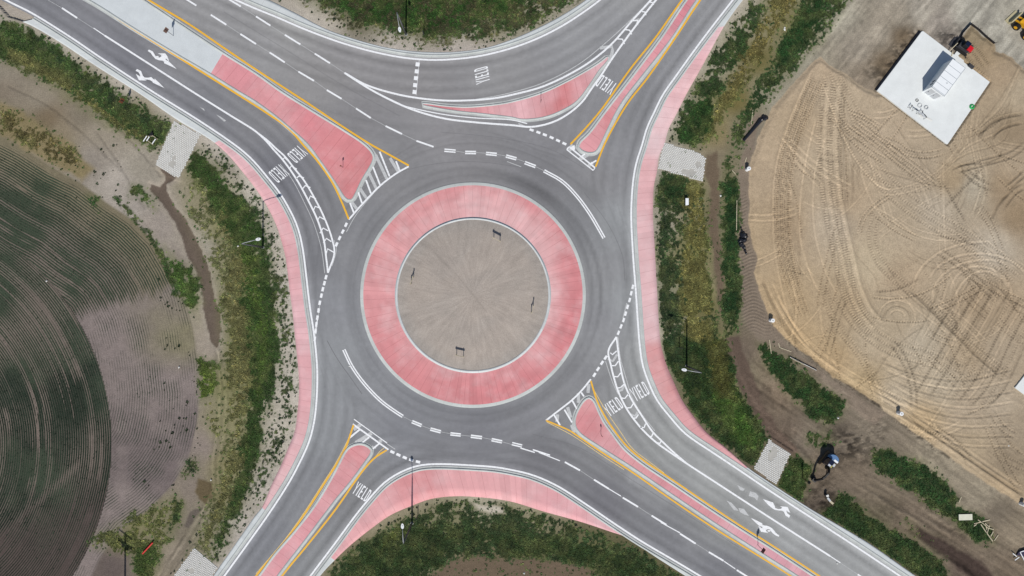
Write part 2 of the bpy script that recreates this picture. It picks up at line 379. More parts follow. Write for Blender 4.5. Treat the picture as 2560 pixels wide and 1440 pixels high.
# ---- concrete and tinted concrete
def concrete_mat(name, rgb, joint=0.0, jw=0.03, var=0.06, useattr=None, rough=0.8, patch=0.0):
    m, nt, b = newmat(name); co = objco(nt)
    if useattr: base = N(nt, 'ShaderNodeAttribute', attribute_name=useattr).outputs['Color']
    else:
        r = nt.nodes.new('ShaderNodeRGB'); r.outputs[0].default_value = (*alb(rgb), 1); base = r.outputs[0]
    n1 = noise(nt, co, 0.55, 5, 0.6); n2 = noise(nt, co, 9, 4, 0.7); n3 = noise(nt, co, 0.16, 3, .5)
    c = mixrgb(nt, base, ramp(nt, n1, [(0.3, 1-var), (0.7, 1+var)]), 1.0, 'MULTIPLY')
    c = mixrgb(nt, c, ramp(nt, n2, [(0.25, 0.92), (0.75, 1.07)]), 1.0, 'MULTIPLY')
    if patch:   # bleached, less tinted areas with soft ragged edges
        w = N(nt, 'ShaderNodeMapping'); nt.links.new(co, w.inputs[0]); w.inputs['Scale'].default_value = (1, 1, 1)
        pn = noise(nt, w.outputs[0], 0.23, 6, 0.62)
        hs = N(nt, 'ShaderNodeHueSaturation', Saturation=0.62, Value=1.1); nt.links.new(c, hs.inputs['Color'])
        c = mixrgb(nt, c, hs.outputs[0], math_(nt, 'MULTIPLY', ramp(nt, pn, [(0.46, 0.0), (0.66, 1.0)]), patch))
    if joint:
        al = N(nt, 'ShaderNodeAttribute', attribute_name='along').outputs['Fac']
        q = math_(nt, 'DIVIDE', al, joint); fr = math_(nt, 'FRACT', q); fl = math_(nt, 'FLOOR', q)
        wn = nt.nodes.new('ShaderNodeTexWhiteNoise'); wn.noise_dimensions = '1D'; nt.links.new(fl, wn.inputs['W'])
        c = mixrgb(nt, c, ramp(nt, wn.outputs['Value'], [(0, 0.92), (1, 1.045)]), 1.0, 'MULTIPLY')
        j = math_(nt, 'LESS_THAN', math_(nt, 'ABSOLUTE', math_(nt, 'SUBTRACT', fr, 0.5)), jw/joint)
        c = mixrgb(nt, c, (0.70, 0.64, 0.64), math_(nt, 'MULTIPLY', math_(nt, 'MULTIPLY', j, 0.85), ramp(nt, n1, [(.35, .35), (.55, 1.0)])), 'MULTIPLY')
    nt.links.new(c, b.inputs['Base Color']); b.inputs['Roughness'].default_value = rough; b.inputs['Specular IOR Level'].default_value = 0.25
    bump(nt, b, n2, 0.2, 0.01)
    return m
M_pink = concrete_mat('tinted_concrete', None, 1.9, 0.035, 0.06, 'Col', patch=0.35)
M_pinkr = concrete_mat('tinted_apron_concrete', None, 1.55, 0.035, 0.05, 'Col', patch=0.5)
M_conc = concrete_mat('pale_concrete', (206, 211, 212), 3.0, 0.02, 0.05)
M_white = concrete_mat('white_median_concrete', (205, 211, 214), 0, 0, 0.05)
M_kerb = concrete_mat('kerb_concrete', (196, 201, 199), 3.0, 0.02, 0.06)
M_gut = concrete_mat('gutter_concrete', (190, 194, 193), 3.0, 0.03, 0.12)

def kerb_run(p, sgn, w0, w1, w2, name='kerb'):
    """flat gutter w0..w1, then a raised kerb w1..w2 (px outward of line p)"""
    me = strip_mesh([w3(off(p, w0*sgn), -0.006+0.012), w3(off(p, w1*sgn), -0.02+0.024)], 'gutter'); g = link('gutter', me, M_gut); tag(g, kind='structure')
    rows = [w3(off(p, w1*sgn), -0.10), w3(off(p, w1*sgn), 0.105), w3(off(p, (w1+.5)*sgn), 0.13), w3(off(p, w2*sgn), 0.13), w3(off(p, w2*sgn), -0.1)]
    me = strip_mesh(rows, name); k = link(name, me, M_kerb); tag(k, kind='structure')
for k in 'WNES':
    p, o, s = SIDES[k]
    pp = section(p, (85, 38), (0, 2195)) if k == 'W' else p
    kerb_run(pp, s, 4.5, 9.5, 13.5)
def apron(k, a_in, a_out, b_in, b_out, mat, name, rows=4, z=0.126):
    p, o, s = SIDES[k]; q = off(p, 13.4*s)
    i = section(q, a_in, b_in); e = section(o, a_out, b_out); n = max(8, int(plen(e)/6))
    i = resample(i, n); e = resample(e, n)
    rr = [w3(i+(e-i)*t, z-0.012*t) for t in np.linspace(0, 1, rows)]+[w3(e, -0.35)]
    me = strip_mesh(rr, name); x, y = vxy(me)
    setcol(me, idw(x, y, PINK, 3.0, 12)*KALB)
    ob = link(name, me, mat); tag(ob, kind='structure'); return ob
SEG = {
 'W': [((85,50),(60,56),(548,352),(537,357),M_conc,'pavement'),((548,352),(537,357),(662,1275),(656,1268),M_pink,'tinted_pavement'),((662,1275),(656,1268),(0,2195),(-30,2200),M_conc,'pavement')],
 'N': [((-500,-640),(-480,-660),(2300,-1000),(2275,-1020),M_conc,'pavement')],
 'E': [((2590,-1000),(2615,-980),(1794,66),(1810,66),M_conc,'pavement'),((1794,66),(1810,66),(1861,1178),(1870,1169),M_pink,'tinted_pavement'),((1861,1178),(1870,1169),(3300,2140),(3320,2115),M_conc,'pavement')],
 'S': [((140,2290),(165,2310),(831,1392),(837,1400),M_conc,'pavement'),((831,1392),(837,1400),(1560,1340),(1562,1341),M_pink,'tinted_pavement'),((1560,1340),(1562,1341),(2900,2180),(2890,2200),M_conc,'pavement')]}
for k, L in SEG.items():
    for (ai, ao, bi, bo, mt, nm) in L: apron(k, ai, ao, bi, bo, mt, nm)

# ---- splitter islands: pink outline (px) -> kerb ring -> cap
def island(outline, kw, gw, name, split=None, step=5, cap=0.14, d0=1, smoothk=1):
    p = lowpass(dense(outline, step, True), 0)
    sg = 1 if inside(off(p, 3, True)[:1, 0], off(p, 3, True)[:1, 1], p)[0] == False else -1
    # choose outward sign by majority
    q = off(p, 2.0, True); sg = -1 if inside(q[:, 0], q[:, 1], p).mean() > .5 else 1
    cl = lambda a: np.concatenate([a, a[:1]])
    kp = cl(off(p, kw*sg, True)); kg = cl(off(p, (kw+gw)*sg, True)); p0 = cl(p)
    rows = [w3(p0, cap-0.02), w3(p0, cap+0.004), w3(cl(off(p, (kw-.6)*sg, True)), cap+0.004), w3(kp, cap-0.03), w3(kp, -0.02)]
    kb = link('kerb', strip_mesh(rows, 'kerb'), M_kerb); tag(kb, kind='structure')
    if gw: g = link('gutter', strip_mesh([w3(kp, 0.006), w3(kg, 0.004)], 'gutter'), M_gut); tag(g, kind='structure')
    if split is None: polys = [(p, M_pink, 'traffic_island')]
    else: polys = split(p)
    for pl, mt, nm in polys:
        me = gridfill(pl, 9.0, cap, nm, (-400, -400, 2900, 1900)); x, y = vxy(me)
        setcol(me, idw(x, y, PINK, 3.0, 12)*KALB)
        # joints across the long axis
        pc = pl-pl.mean(0); w_, v_ = np.linalg.eigh(pc.T @ pc); ax = v_[:, -1]
        if nm == 'traffic_island' and len(pl): pass
        a = me.attributes.new('along', 'FLOAT', 'POINT'); a.data.foreach_set('value', ((x*ax[0]+y*ax[1])/S+200).astype(np.float32))
        ob = link(nm, me, mt); tag(ob, kind='structure')
NWm = [(-820,-623),(-400,-378),(-60,-168),(110,-63),(240,8),(330,65),(430,126),(529,184),(590,222),(640,252),(690,288),(740,330),(772,360),(802,400),(840,455),(862,490),(870,497),(878,498),(885,488),(903,450),(929,405),(932,393),(926,380),(905,360),(860,330),(790,287),(702,232),(640,188),(557,136),(460,72),(352,0),(190,-110),(60,-196),(-250,-405),(-660,-680)]
def splitNW(p):
    a = np.array((529.,182.)); b = np.array((557.,136.)); d = b-a; nrm = np.array((-d[1], d[0]))
    side = (p-a) @ nrm; f = side if nrm @ (np.array((800, 350))-a) > 0 else -side
    def clip(fv, sgn):
        out = []
        for i in range(len(p)):
            j = (i+1) % len(p); u, v = fv[i]*sgn, fv[j]*sgn
            if u >= 0: out.append(p[i])
            if (u >= 0) != (v >= 0): out.append(p[i]+(p[j]-p[i])*(u/(u-v)))
        return np.array(out)
    return [(clip(f, 1), M_pink, 'traffic_island'), (clip(f, -1), M_white, 'traffic_island')]
island(NWm, 5.5, 4.5, 'median', splitNW)
NEm = [(2220,-655),(1900,-235),(1720,0),(1655,97),(1597,175),(1555,230),(1515,282),(1475,335),(1452,358),(1448,367),(1455,374),(1470,380),(1487,378),(1495,368),(1502,355),(1520,317),(1540,277),(1560,245),(1605,187),(1677,95),(1739,0),(1920,-240),(2245,-660)]
island(NEm, 5.5, 5, 'median')
NI = [(1057,261),(1075,262),(1102,266),(1165,270),(1240,264),(1280,257),(1355,235),(1430,200),(1492,164),(1510,151),(1520,143),(1519,149),(1497,175),(1475,208),(1443,250),(1412,271),(1362,291),(1305,297),(1280,292),(1215,284),(1140,276),(1090,268)]
island(NI, 4, 4.5, 'island')
SEm = [(1472,997),(1463,1002),(1455,1012),(1443,1035),(1439,1052),(1441,1066),(1452,1081),(1505,1117),(1580,1165),(1680,1233),(1780,1300),(1920,1390),(2000,1441),(2400,1710),(2900,2050),(2925,2035),(2425,1700),(2030,1441),(1920,1369),(1880,1344),(1780,1280),(1680,1213),(1597,1157),(1556,1122),(1524,1080),(1508,1058),(1495,1033),(1481,1003)]
island(SEm, 5, 4.5, 'median')
SWm = [(905,1113),(890,1114),(875,1121),(865,1133),(852,1158),(827,1205),(790,1265),(740,1330),(690,1388),(652,1440),(300,1915),(100,2190),(132,2195),(340,1915),(691,1440),(765,1344),(840,1245),(877,1200),(910,1155),(925,1133),(927,1126),(920,1119)]
island(SWm, 6, 2.5, 'median')

# ---- central truck apron
def ring_strip(radii_z, mat, name, n=360, colf=None):
    th = np.linspace(0, 2*math.pi, n+1)
    rows = [w3(np.stack([C0[0]+r*np.cos(th), C0[1]+r*np.sin(th)], 1), z) for r, z in radii_z]
    me = strip_mesh(rows, name)
    if colf is not None:
        x, y = vxy(me); setcol(me, colf(x, y))
    # 'along' from the outer radius
    o = link(name, me, mat); tag(o, kind='structure'); return o
ring_strip([(282, -0.05), (282, 0.055), (281.3, 0.07), (274, 0.08)], M_kerb, 'kerb')
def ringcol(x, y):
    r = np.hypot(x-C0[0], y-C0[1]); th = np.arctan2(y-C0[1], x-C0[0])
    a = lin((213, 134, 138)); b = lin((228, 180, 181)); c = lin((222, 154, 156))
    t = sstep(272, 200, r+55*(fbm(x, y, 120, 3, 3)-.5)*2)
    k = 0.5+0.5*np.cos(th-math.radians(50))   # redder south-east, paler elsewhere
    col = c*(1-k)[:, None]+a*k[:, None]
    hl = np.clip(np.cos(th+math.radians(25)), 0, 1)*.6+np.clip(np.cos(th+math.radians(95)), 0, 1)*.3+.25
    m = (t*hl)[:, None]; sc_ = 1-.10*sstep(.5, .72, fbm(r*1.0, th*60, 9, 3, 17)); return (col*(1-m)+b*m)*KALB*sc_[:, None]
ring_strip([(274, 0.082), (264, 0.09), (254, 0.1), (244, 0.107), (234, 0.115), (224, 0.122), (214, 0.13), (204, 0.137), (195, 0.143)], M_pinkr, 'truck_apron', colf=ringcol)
ring_strip([(195, 0.10), (195, 0.145), (192.3, 0.15), (192, 0.29), (191.4, 0.30), (188, 0.30), (188, 0.2)], M_conc, 'kerb')
def dirt_mat():
    m, nt, b = newmat('central_dirt'); co = objco(nt)
    at = N(nt, 'ShaderNodeAttribute', attribute_name='Col').outputs['Color']
    ra = N(nt, 'ShaderNodeAttribute', attribute_name='ray').outputs['Vector']
    st = noise(nt, ra, 1.0, 6, 0.7); n2 = noise(nt, co, 7, 5, 0.75); n1 = noise(nt, co, .5, 4, .6)
    sp = noise(nt, co, 26, 2, 0.5)
    c = mixrgb(nt, at, ramp(nt, st, [(0.3, 0.86), (0.7, 1.12)]), 1.0, 'MULTIPLY')
    c = mixrgb(nt, c, ramp(nt, n1, [(0.3, 0.93), (0.7, 1.06)]), 1.0, 'MULTIPLY')
    c = mixrgb(nt, c, ramp(nt, n2, [(0.25, 0.74), (0.75, 1.26)]), 1.0, 'MULTIPLY')
    c = mixrgb(nt, c, ramp(nt, sp, [(0.68, 1.0), (0.78, 1.35)]), 1.0, 'MULTIPLY')
    nt.links.new(c, b.inputs['Base Color']); b.inputs['Roughness'].default_value = 0.95; b.inputs['Specular IOR Level'].default_value = 0.1
    bump(nt, b, math_(nt, 'ADD', st, n2), 0.6, 0.05); return m
th = np.linspace(0, 2*math.pi, 241); rr = np.linspace(188, 0.5, 60)
rows = [w3(np.stack([C0[0]+r*np.cos(th), C0[1]+r*np.sin(th)], 1), 0.0) for r in rr]
me = strip_mesh(rows, 'central_island')
x, y = vxy(me); r = np.hypot(x-C0[0], y-C0[1]); t_ = np.arctan2(y-C0[1], x-C0[0])
V = np.empty(len(x)*3, np.float32); me.vertices.foreach_get('co', V); V = V.reshape(-1, 3)
V[:, 2] = 0.27+0.55*(1-(r/188)**2)+0.05*(fbm(x, y, 40, 3, 8)-.5); me.vertices.foreach_set('co', V.ravel()); me.update()
dc = lin((172, 162, 153))*np.ones((len(x), 3)); gy = lin((160, 154, 148))
k = (sstep(150, 185, r)*0.5+0.5*fbm(x, y, 90, 3, 4)*sstep(0.4, .7, fbm(x, y, 60, 2, 6)))[:, None]
dd, _ = pdist(x, y, [(1060, 605), (1120, 665), (1182, 735), (1215, 775)])
tr = (np.exp(-(dd/3.0)**2)*.10)[:, None]
dc = (dc*(1-k)+gy*k)*(1-tr); setcol(me, dc*KALB)
a = me.attributes.new('ray', 'FLOAT_VECTOR', 'POINT')
u = t_+0.22*(fbm(x, y, 130, 2, 2)-.5)
a.data.foreach_set('vector', np.stack([np.cos(u)*13, np.sin(u)*13, r*0.02+fbm(x, y, 50, 2, 1)*.5], 1).astype(np.float32).ravel())
for pl in me.polygons: pl.use_smooth = True
ci = link('central_island', me, dirt_mat()); tag(ci, 'bare brown dirt disc in the middle of the roundabout', kind='structure')
# ------------------------------------------------------------------ markings
def paint(name, rgb, wear=0.25, alpha=False):
    m, nt, b = newmat(name); co = objco(nt)
    n1 = noise(nt, co, 3.0, 6, 0.7); n2 = noise(nt, co, 25, 3, 0.7)
    dark = alb((150, 150, 152))
    s = math_(nt, 'ADD', math_(nt, 'MULTIPLY', n1, 0.7), math_(nt, 'MULTIPLY', n2, 0.3))
    c = mixrgb(nt, alb(rgb), dark, math_(nt, 'MULTIPLY', ramp(nt, s, [(0.50, 0.0), (0.66, 1.0)]), wear))
    nt.links.new(c, b.inputs['Base Color']); b.inputs['Roughness'].default_value = 0.6; b.inputs['Specular IOR Level'].default_value = 0.3
    return m
M_pw = paint('white_paint', (243, 245, 248), 0.5); M_pf = paint('faded_white_paint', (196, 198, 199), 0.9)
M_py = paint('yellow_paint', (240, 184, 48), 0.45); M_pyf = paint('faded_yellow_paint', (226, 200, 140), 0.6)
ZW, ZF, ZY = 0.011, 0.005, 0.018
wl, fl, yl, yf = Rib(), Rib(), Rib(), Rib()
# edge lines
for k in 'WNES': wl.line(SIDES[k][0][::2], 4.4, ZW, smooth=False)
# gutters' thin faded second line
fl.line(off(section(SIDES['S'][0], (776,1440), (1002,1180)), -0.0)-np.array([-3.5, -3.5]), 1.2, ZF, smooth=False)
# N slip lane separators
A = [(861,182),(915,212),(990,235),(1052,246),(1115,251.5),(1190,250),(1240,245),(1280,237),(1355,217),(1430,182),(1480,151),(1530,109),(1580,52),(1627,0),(1700,-85),(1850,-275),(2100,-610)]
Bq = [(861,182),(927,224),(1002,262),(1052,281),(1115,297),(1190,306),(1280,313),(1330,317),(1380,306),(1417,287),(1455,255),(1480,220),(1505,185),(1530,147),(1580,77),(1640,0),(1715,-90),(1865,-280),(2112,-612)]
wl.line(A, 4.6, ZW); wl.line(Bq, 4.6, ZW+.002)
wl.line([(1010,265),(1052,275),(1115,287),(1190,295),(1280,300),(1318,309)], 2.6, ZW)
fl.line([(1190,248.5),(1240,240),(1280,231),(1345,212),(1405,185),(1455,155),(1505,115),(1580,47),(1622,5)], 2.0, ZF)
fl.line([(867,188),(915,216),(960,240),(1000,259)], 2.0, ZF)
# chevrons in the slip lane gore
def chev(pts, w, rib=None, z=ZW): (rib or wl).line(pts, w, z, smooth=False)
chev([(1541,97),(1556,98),(1561,110)], 3.2); chev([(1563,74),(1574,75.5),(1579,86)], 3.2); chev([(1583,52),(1594,51),(1594,63)], 3.2)
chev([(1605,29),(1612,30),(1615,38)], 3); chev([(1625,5),(1632,7),(1634,12)], 3)
chev([(1500,120),(1530,116),(1531,127),(1527,150)], 8, fl, ZF); chev([(1588,52),(1596,46),(1592,62)], 6, fl, ZF)
# dashes
def dash(a, b, w=4.4, z=ZW, rib=None): (rib or wl).line([a, b], w, z, smooth=False)
for a, b in (((527,37),(566,62)),((601,85),(640,110)),((674,131),(712,156)),((746,179),(785,202)),((817,225),(854,247)),((890,271),(927,295)),((964,315),(1005,335)),((1041,352),(1084,367)),
             ((572,-2),(602,16)),((640,41),(676,64)),((712,87),(751,111)),((787,134),(825,158)),
             ((155,20),(193,45)),((1412,1155),(1450,1176)),((1485,1199),(1522,1222)),((1557,1244),(1595,1267)),((1629,1289),(1666,1312)),((1700,1334),(1739,1359)),((1772,1380),(1809,1402)),((1842,1425),(1880,1449)),
             ((2144,1436),(2182,1461)),((81,-28),(119,-3)),((453,-10),(491,14)),((379,-58),(417,-34))): dash(a, b, 4.2)
for a, b in (((566,62),(601,85)),((640,110),(674,131)),((712,156),(746,179)),((785,202),(817,225)),((854,247),(890,271)),((927,295),(964,315)),((1005,335),(1041,352)),((602,16),(640,41)),((676,64),(712,87)),((751,111),(787,134)),((825,158),(861,182)),
             ((193,45),(262,89)),((120,0),(155,20)),((1450,1176),(1485,1199)),((1522,1222),(1557,1244)),((1595,1267),(1629,1289)),((1666,1312),(1700,1334)),((1739,1359),(1772,1380)),((1809,1402),(1842,1425)),((2101,1407),(2144,1436))): dash(a, b, 0.9, ZF, fl)
for a, b in (((234,70),(262,89)),((1347,1131),(1400,1152)),((1522,1222),(1552,1240)),((1652,1306),(1700,1332)),((1810,1403),(1838,1422)),((2075,1390),(2101,1407))): dash(a, b, 2.4)
# double ring dashes
def dbl(pts, gap=5.4, w=3.3):
    p = dense(pts, 5) if len(pts) > 2 else np.array(pts, float)
    wl.line(off(p, gap/2), w, ZW, smooth=False); wl.line(off(p, -gap/2), w, ZW, smooth=False)
for a, b in (((1111,375.5),(1139,378)),((1163,381),(1190,381.5)),((1215,383.5),(1242,386)),((1265,390),(1291,397)),((1312,406.5),(1339,416.5)),((1030,1054),(1054,1064)),((1076,1072.5),(1102,1079.5)),((1126,1084.5),(1152,1087.5)),((1177,1090.5),(1205,1094)),((1229,1099),(1255,1104.5)),((1280,1109),(1305,1115))): dbl([a, b])
dbl([(1360,427),(1405,453),(1442,490),(1475,535),(1497,572),(1510,595)]); dbl([(859.5,874),(880,916),(910,958),(952,1002),(990,1030),(1007,1041)])
dash((1301,1120),(1337,1131),3); dash((1332,1124),(1375,1138),3.4); dash((1268,404),(1303,417),1.6,ZF,fl)
fl.line([(1139,378),(1163,381),(1190,381.5),(1242,386),(1291,397),(1339,416.5),(1360,427)], 0.9, ZF); fl.line([(1007,1041),(1054,1064),(1102,1079.5),(1152,1087.5),(1205,1094),(1255,1104.5),(1301,1118)], 0.9, ZF)
# yield bars (short blocks along curves)
def blocks(cs, l, w):
    for i, c in enumerate(cs):
        a = np.array(cs[max(0, i-1)], float); b = np.array(cs[min(len(cs)-1, i+1)], float); d = (b-a)/np.linalg.norm(b-a)
        c = np.array(c, float); wl.line([c-d*l/2, c+d*l/2], w, ZW, smooth=False)
blocks([(865,562),(857,579),(849,595),(841.5,611)], 11, 6)
blocks([(815,693),(811,708),(807,723),(803.5,739),(799.5,757),(796.5,776),(793.5,794)], 11, 6); blocks([(791,811),(789,828),(787,847)], 12, 5.5)
wl.line([(795,790),(790,822)], 3, ZW, smooth=False)
fl.line([(800,757),(787,850)], 1.2, ZF, smooth=False)
blocks([(1329,325),(1346,331),(1362,337),(1379,344),(1395,351.5),(1411,359)], 10.5, 6)
fl.line([(1296,309),(1320,319)], 3, ZF, smooth=False)
blocks([(1582,717),(1578,733),(1574,750),(1569,767),(1564,784),(1559,800),(1552.5,816),(1546,832)], 11, 5.5)
fl.line([(1567,758),(1557,796)], 2.2, ZF, smooth=False)
blocks([(1514,894),(1505,907),(1495,922.5),(1486,937)], 11, 6)
blocks([(981,1130),(996,1137),(1012,1144),(1028,1150),(1045,1154.5)], 11, 6.5)
for c in ((1044,161),(1042,178.5),(1040,195.5),(1038,213),(1036.5,230)): wl.line([(c[0]-5, c[1]-.6), (c[0]+5, c[1]+.6)], 10, ZW, smooth=False)
wl.line([(1048,150),(1040.5,238)], 0.8, ZF, smooth=False)
# yellow lines
for pts, w in (([(-775,-618),(225,0),(325,67),(425,130),(530,196),(640,265),(675,288),(710,312),(735,335),(756,360),(790,398),(830,455),(853,502),(872,548)],4.6),
               ([(-630,-620),(372,0),(475,62),(560,120),(640,174),(765,255),(865,322),(925,360),(970,385),(1022,414)],4.6),
               ([(2180,-640),(1705,0),(1640,92),(1580,167),(1542,220),(1505,272),(1467,317),(1426,361)],4.4),
               ([(2230,-640),(1751,0),(1690,92),(1617,197),(1575,250),(1545,297),(1513,357),(1489,417)],4.4),
               ([(1365,1051),(1425,1077),(1440,1087),(1505,1131),(1580,1180),(1680,1250),(1780,1317),(1920,1404),(1977,1440),(2900,2055)],4.0),
               ([(1477,952),(1492,1000),(1510,1037),(1537,1078),(1567,1115),(1605,1148),(1667,1190),(1755,1250),(1855,1317),(1920,1357),(2050,1441),(2940,2030)],4.2),
               ([(884,1062),(877,1083),(865,1117),(840,1163),(815,1202),(765,1280),(715,1350),(640,1440),(80,2185)],4.6),
               ([(967,1125),(940,1142),(915,1167),(890,1200),(840,1272),(765,1367),(705,1440),(150,2195)],4.6)): yl.line(pts, w, ZY)
for pts, w in (([(1367,1055),(1430,1088),(1500,1135),(1560,1174)],1.8),([(1484,974),(1515,1027),(1550,1078),(1580,1120),(1628,1158),(1660,1182)],1.8),
               ([(880,1078),(861,1117),(836,1163),(811,1202),(761,1280),(711,1350),(640,1434)],1.6),([(960,1120),(950,1128),(937,1144)],1.8)): yf.line(pts, w, ZY-.003)
# gore areas at the splitter noses
wl.line([(872,549),(905,511),(952,463),(990,434),(1022,416)], 4.2, ZW); fl.line([(866,580),(885,545),(915,505),(935,482)], 1.6, ZF)
for a, b in (((990,403),(999,426)),((949,379),(974,441)),((932.5,417),(950,462)),((915,450),(927.5,484)),((896,481),(905,508)),((875,507),(885,533))): dash(a, b, 4.2)
for a, b in (((975,395),(996,430)),((939,387),(967,447)),((922,432),(941,472)),((900,472),(916,495)),((880,506),(892,522))): dash(a, b, 7.5, ZF, fl)
gL = [(262,89),(375,161),(500,241),(575,288),(640,329),(665,352),(685,375),(705,397),(740,446),(770,500),(795,553),(810,602),(815,640),(820,682)]
gR = [(640,329),(672,354),(690,371),(712,391),(735,420),(760,451),(790,502),(812,547),(830,597),(836,632),(820,682)]
wl.line(gL, 4.4, ZW); wl.line(gR, 4.2, ZW+.002)
fl.line([(700,410),(730,448),(760,505),(785,560),(803,620),(812,683)], 1.6, ZF); fl.line([(835,600),(841,620),(838,640),(830,665)], 1.4, ZF)
for l, a, r in (((815.5,635),(819,622),(835,631)),((808.5,607),(816,596),(828.5,604)),((800,583),(808,570),(820,577)),((794.5,550),(799,542),(812,549)),((783.5,526),(788,516),(802.5,521)),((772.5,499),(776,490),(790,497)),((757.5,471),(763,464),(776,469)),((741,446),(747.5,440),(760,445)),((724.5,421),(728,415),(742,423)),((708,397),(712,394),(722,404))): chev([l, a, r], 3.0)
hL = [(1541,842),(1521,877),(1527,912),(1535,945),(1545,977),(1560,1010),(1580,1042),(1612,1080),(1642,1107),(1680,1134),(1717,1159),(1780,1200),(1920,1291),(2075,1390)]
hR = [(1541,842),(1550,910),(1560,955),(1577,995),(1605,1040),(1632,1080),(1655,1103),(1680,1127),(1717,1159)]
wl.line(hL, 4.4, ZW); wl.line(hR, 4.2, ZW+.002)
fl.line([(1514,903),(1530,952),(1545,985)], 1.8, ZF); fl.line([(1545,842),(1551,895),(1565,945),(1580,992),(1602,1032),(1637,1077)], 1.8, ZF)
for l, a, r in (((1526,882),(1531,886.5),(1542,877)),((1530,914),(1538,914),(1546,903)),((1535,941),(1544,942),(1552,932)),((1543,970),(1551,969),(1561,960)),((1554,995),(1562,996),(1571,985)),((1567,1020),(1577,1019),(1583,1009)),((1582,1045),(1590,1045),(1596,1036)),((1601,1067.5),(1610,1069),(1614,1059)),((1622,1091),(1629,1091),(1633,1082)),((1640,1106),(1650,1108),(1653,1102))): chev([l, a, r], 3.2)
for l, a, r in (((1520,897),(1532,903),(1543,886)),((1546,977),(1555,975),(1560,963)),((1577,1036),(1588,1040),(1594,1030))): chev([l, a, r], 6, fl, ZF)
wl.line([(1477,948),(1455,975),(1430,1000),(1392,1030),(1365,1051)], 4.2, ZW)
for a, b in (((1453,981),(1460,991)),((1430,1000),(1442,1022)),((1411,1024),(1430,1056)),((1385,1037),(1400,1063))): dash(a, b, 4)
for a, b in (((1472,960),(1470,982)),((1446,983),(1446,1007)),((1419,1018),(1427,1044)),((1394,1036),(1392,1055)),((1429,1062),(1436,1082))): dash(a, b, 8, ZF, fl)
# north-east nose box
for a, b, w in (((1417,374),(1483,426),3),((1423,367),(1487,419),4),((1417,374),(1422,367),3),((1483,426),(1488,419),2),((1452,393),(1462,385),4),((1476,410),(1491,401),4)): dash(a, b, w)
for a, b, w in (((1448,399),(1469,387),9),((1420,376),(1434,364),12),((1470,416),(1482,407),8)): dash(a, b, w, ZF, fl)
wl.poly([(1425,369),(1436,362),(1438,374),(1431,376)], ZW)
# south-west nose box
for a, b, w in (((885,1048),(968,1108),2.4),((882,1060),(971,1124),4.2),((871,1097),(899,1074),4.4),((905,1107),(923,1093),4),((932,1122),(948,1109),4)): dash(a, b, w)
for a, b, w in (((884,1074),(902,1061),9),((889,1107),(929,1083),9),((947,1103),(955,1102),8),((968,1110),(988,1123),2),((930,1116),(940,1120),4)): dash(a, b, w, ZF, fl)
# erased old arrows in the south-east lanes (ghost marks)
for q in ([(1843,1212),(1853,1218),(1862,1222),(1858,1228),(1868,1231),(1850,1225)],[(1875,1228),(1889,1232),(1896,1240),(1893,1252),(1886,1244),(1872,1240)],[(1816,1251),(1829,1257),(1837,1266),(1847,1277),(1835,1275)],[(1846,1270),(1860,1272),(1873,1290),(1862,1287),(1850,1280)],[(500,268),(510,272),(512,278)],[(540,286),(552,292),(566,302),(560,304)]): fl.poly(q, ZF)
sm = Rib(); M_seam = paint('tar_seam', (104, 104, 108), 0.3)
for pts, w in (([(818,852),(836,885),(852,910),(875,942),(905,985)],1.3),([(700,520),(745,600),(775,690)],.6),([(1460,480),(1520,560),(1556,640),(1562,700)],.8),([(1100,330),(1250,345),(1380,375),(1460,420)],.6),([(1330,1085),(1450,1120),(1580,1200),(1700,1275),(1850,1370)],.7),([(560,30),(700,115),(860,215),(1000,290)],.6),([(900,470),(1000,430),(1100,408),(1200,405),(1300,418)],.6)): sm.line(pts, w, .004)
sm.build('asphalt_seam', M_seam)
o_ = wl.build('white_road_marking', M_pw); fl.build('faded_road_marking', M_pf); yl.build('yellow_road_marking', M_py); yf.build('faded_yellow_marking', M_pyf)

# YIELD words
def bar(x0, y0, x1, y1): return [(x0, y0), (x1, y0), (x1, y1), (x0, y1)]
LET = [[(0, 1), (.05, 1), (.11, .52), (.085, .45)], [(.17, 1), (.22, 1), (.135, .45), (.085, .45), (.11, .52)], bar(.085, 0, .135, .47),
       bar(.29, 0, .345, 1), bar(.42, 0, .475, 1), bar(.475, .87, .575, 1), bar(.475, .44, .55, .56), bar(.475, 0, .575, .13),
       bar(.64, 0, .695, 1), bar(.695, 0, .78, .13), bar(.835, 0, .885, 1),
       [(.885, 1), (.94, 1), (.985, .93), (1, .8), (.945, .78), (.925, .87), (.885, .87)], [(1, .8), (1, .2), (.945, .22), (.945, .78)], [(1, .2), (.985, .07), (.94, 0), (.885, 0), (.885, .13), (.925, .13), (.945, .22)]]
for (yb, db, yt) in (((699,409),(670,431.5),(724.5,435.5)),((746,362),(716.5,385.5),(770.5,385)),((1524,1042),(1560,1018),(1505.5,1015)),((1590,1004.5),(1625.5,984),(1573,973)),((878.5,1231.5),(913.5,1255),(895.5,1203.5)),((1544.5,210.5),(1506,186),(1525.5,237.5)),((1225,202.5),(1219,164.5),(1191,212))):
    r_ = Rib(); yb, db, yt = map(np.array, (yb, db, yt))
    for L in LET: r_.poly([tuple(yb+(db-yb)*u+(yt-yb)*v) for u, v in L], ZW)
    r_.build('yield_lettering', M_pw)
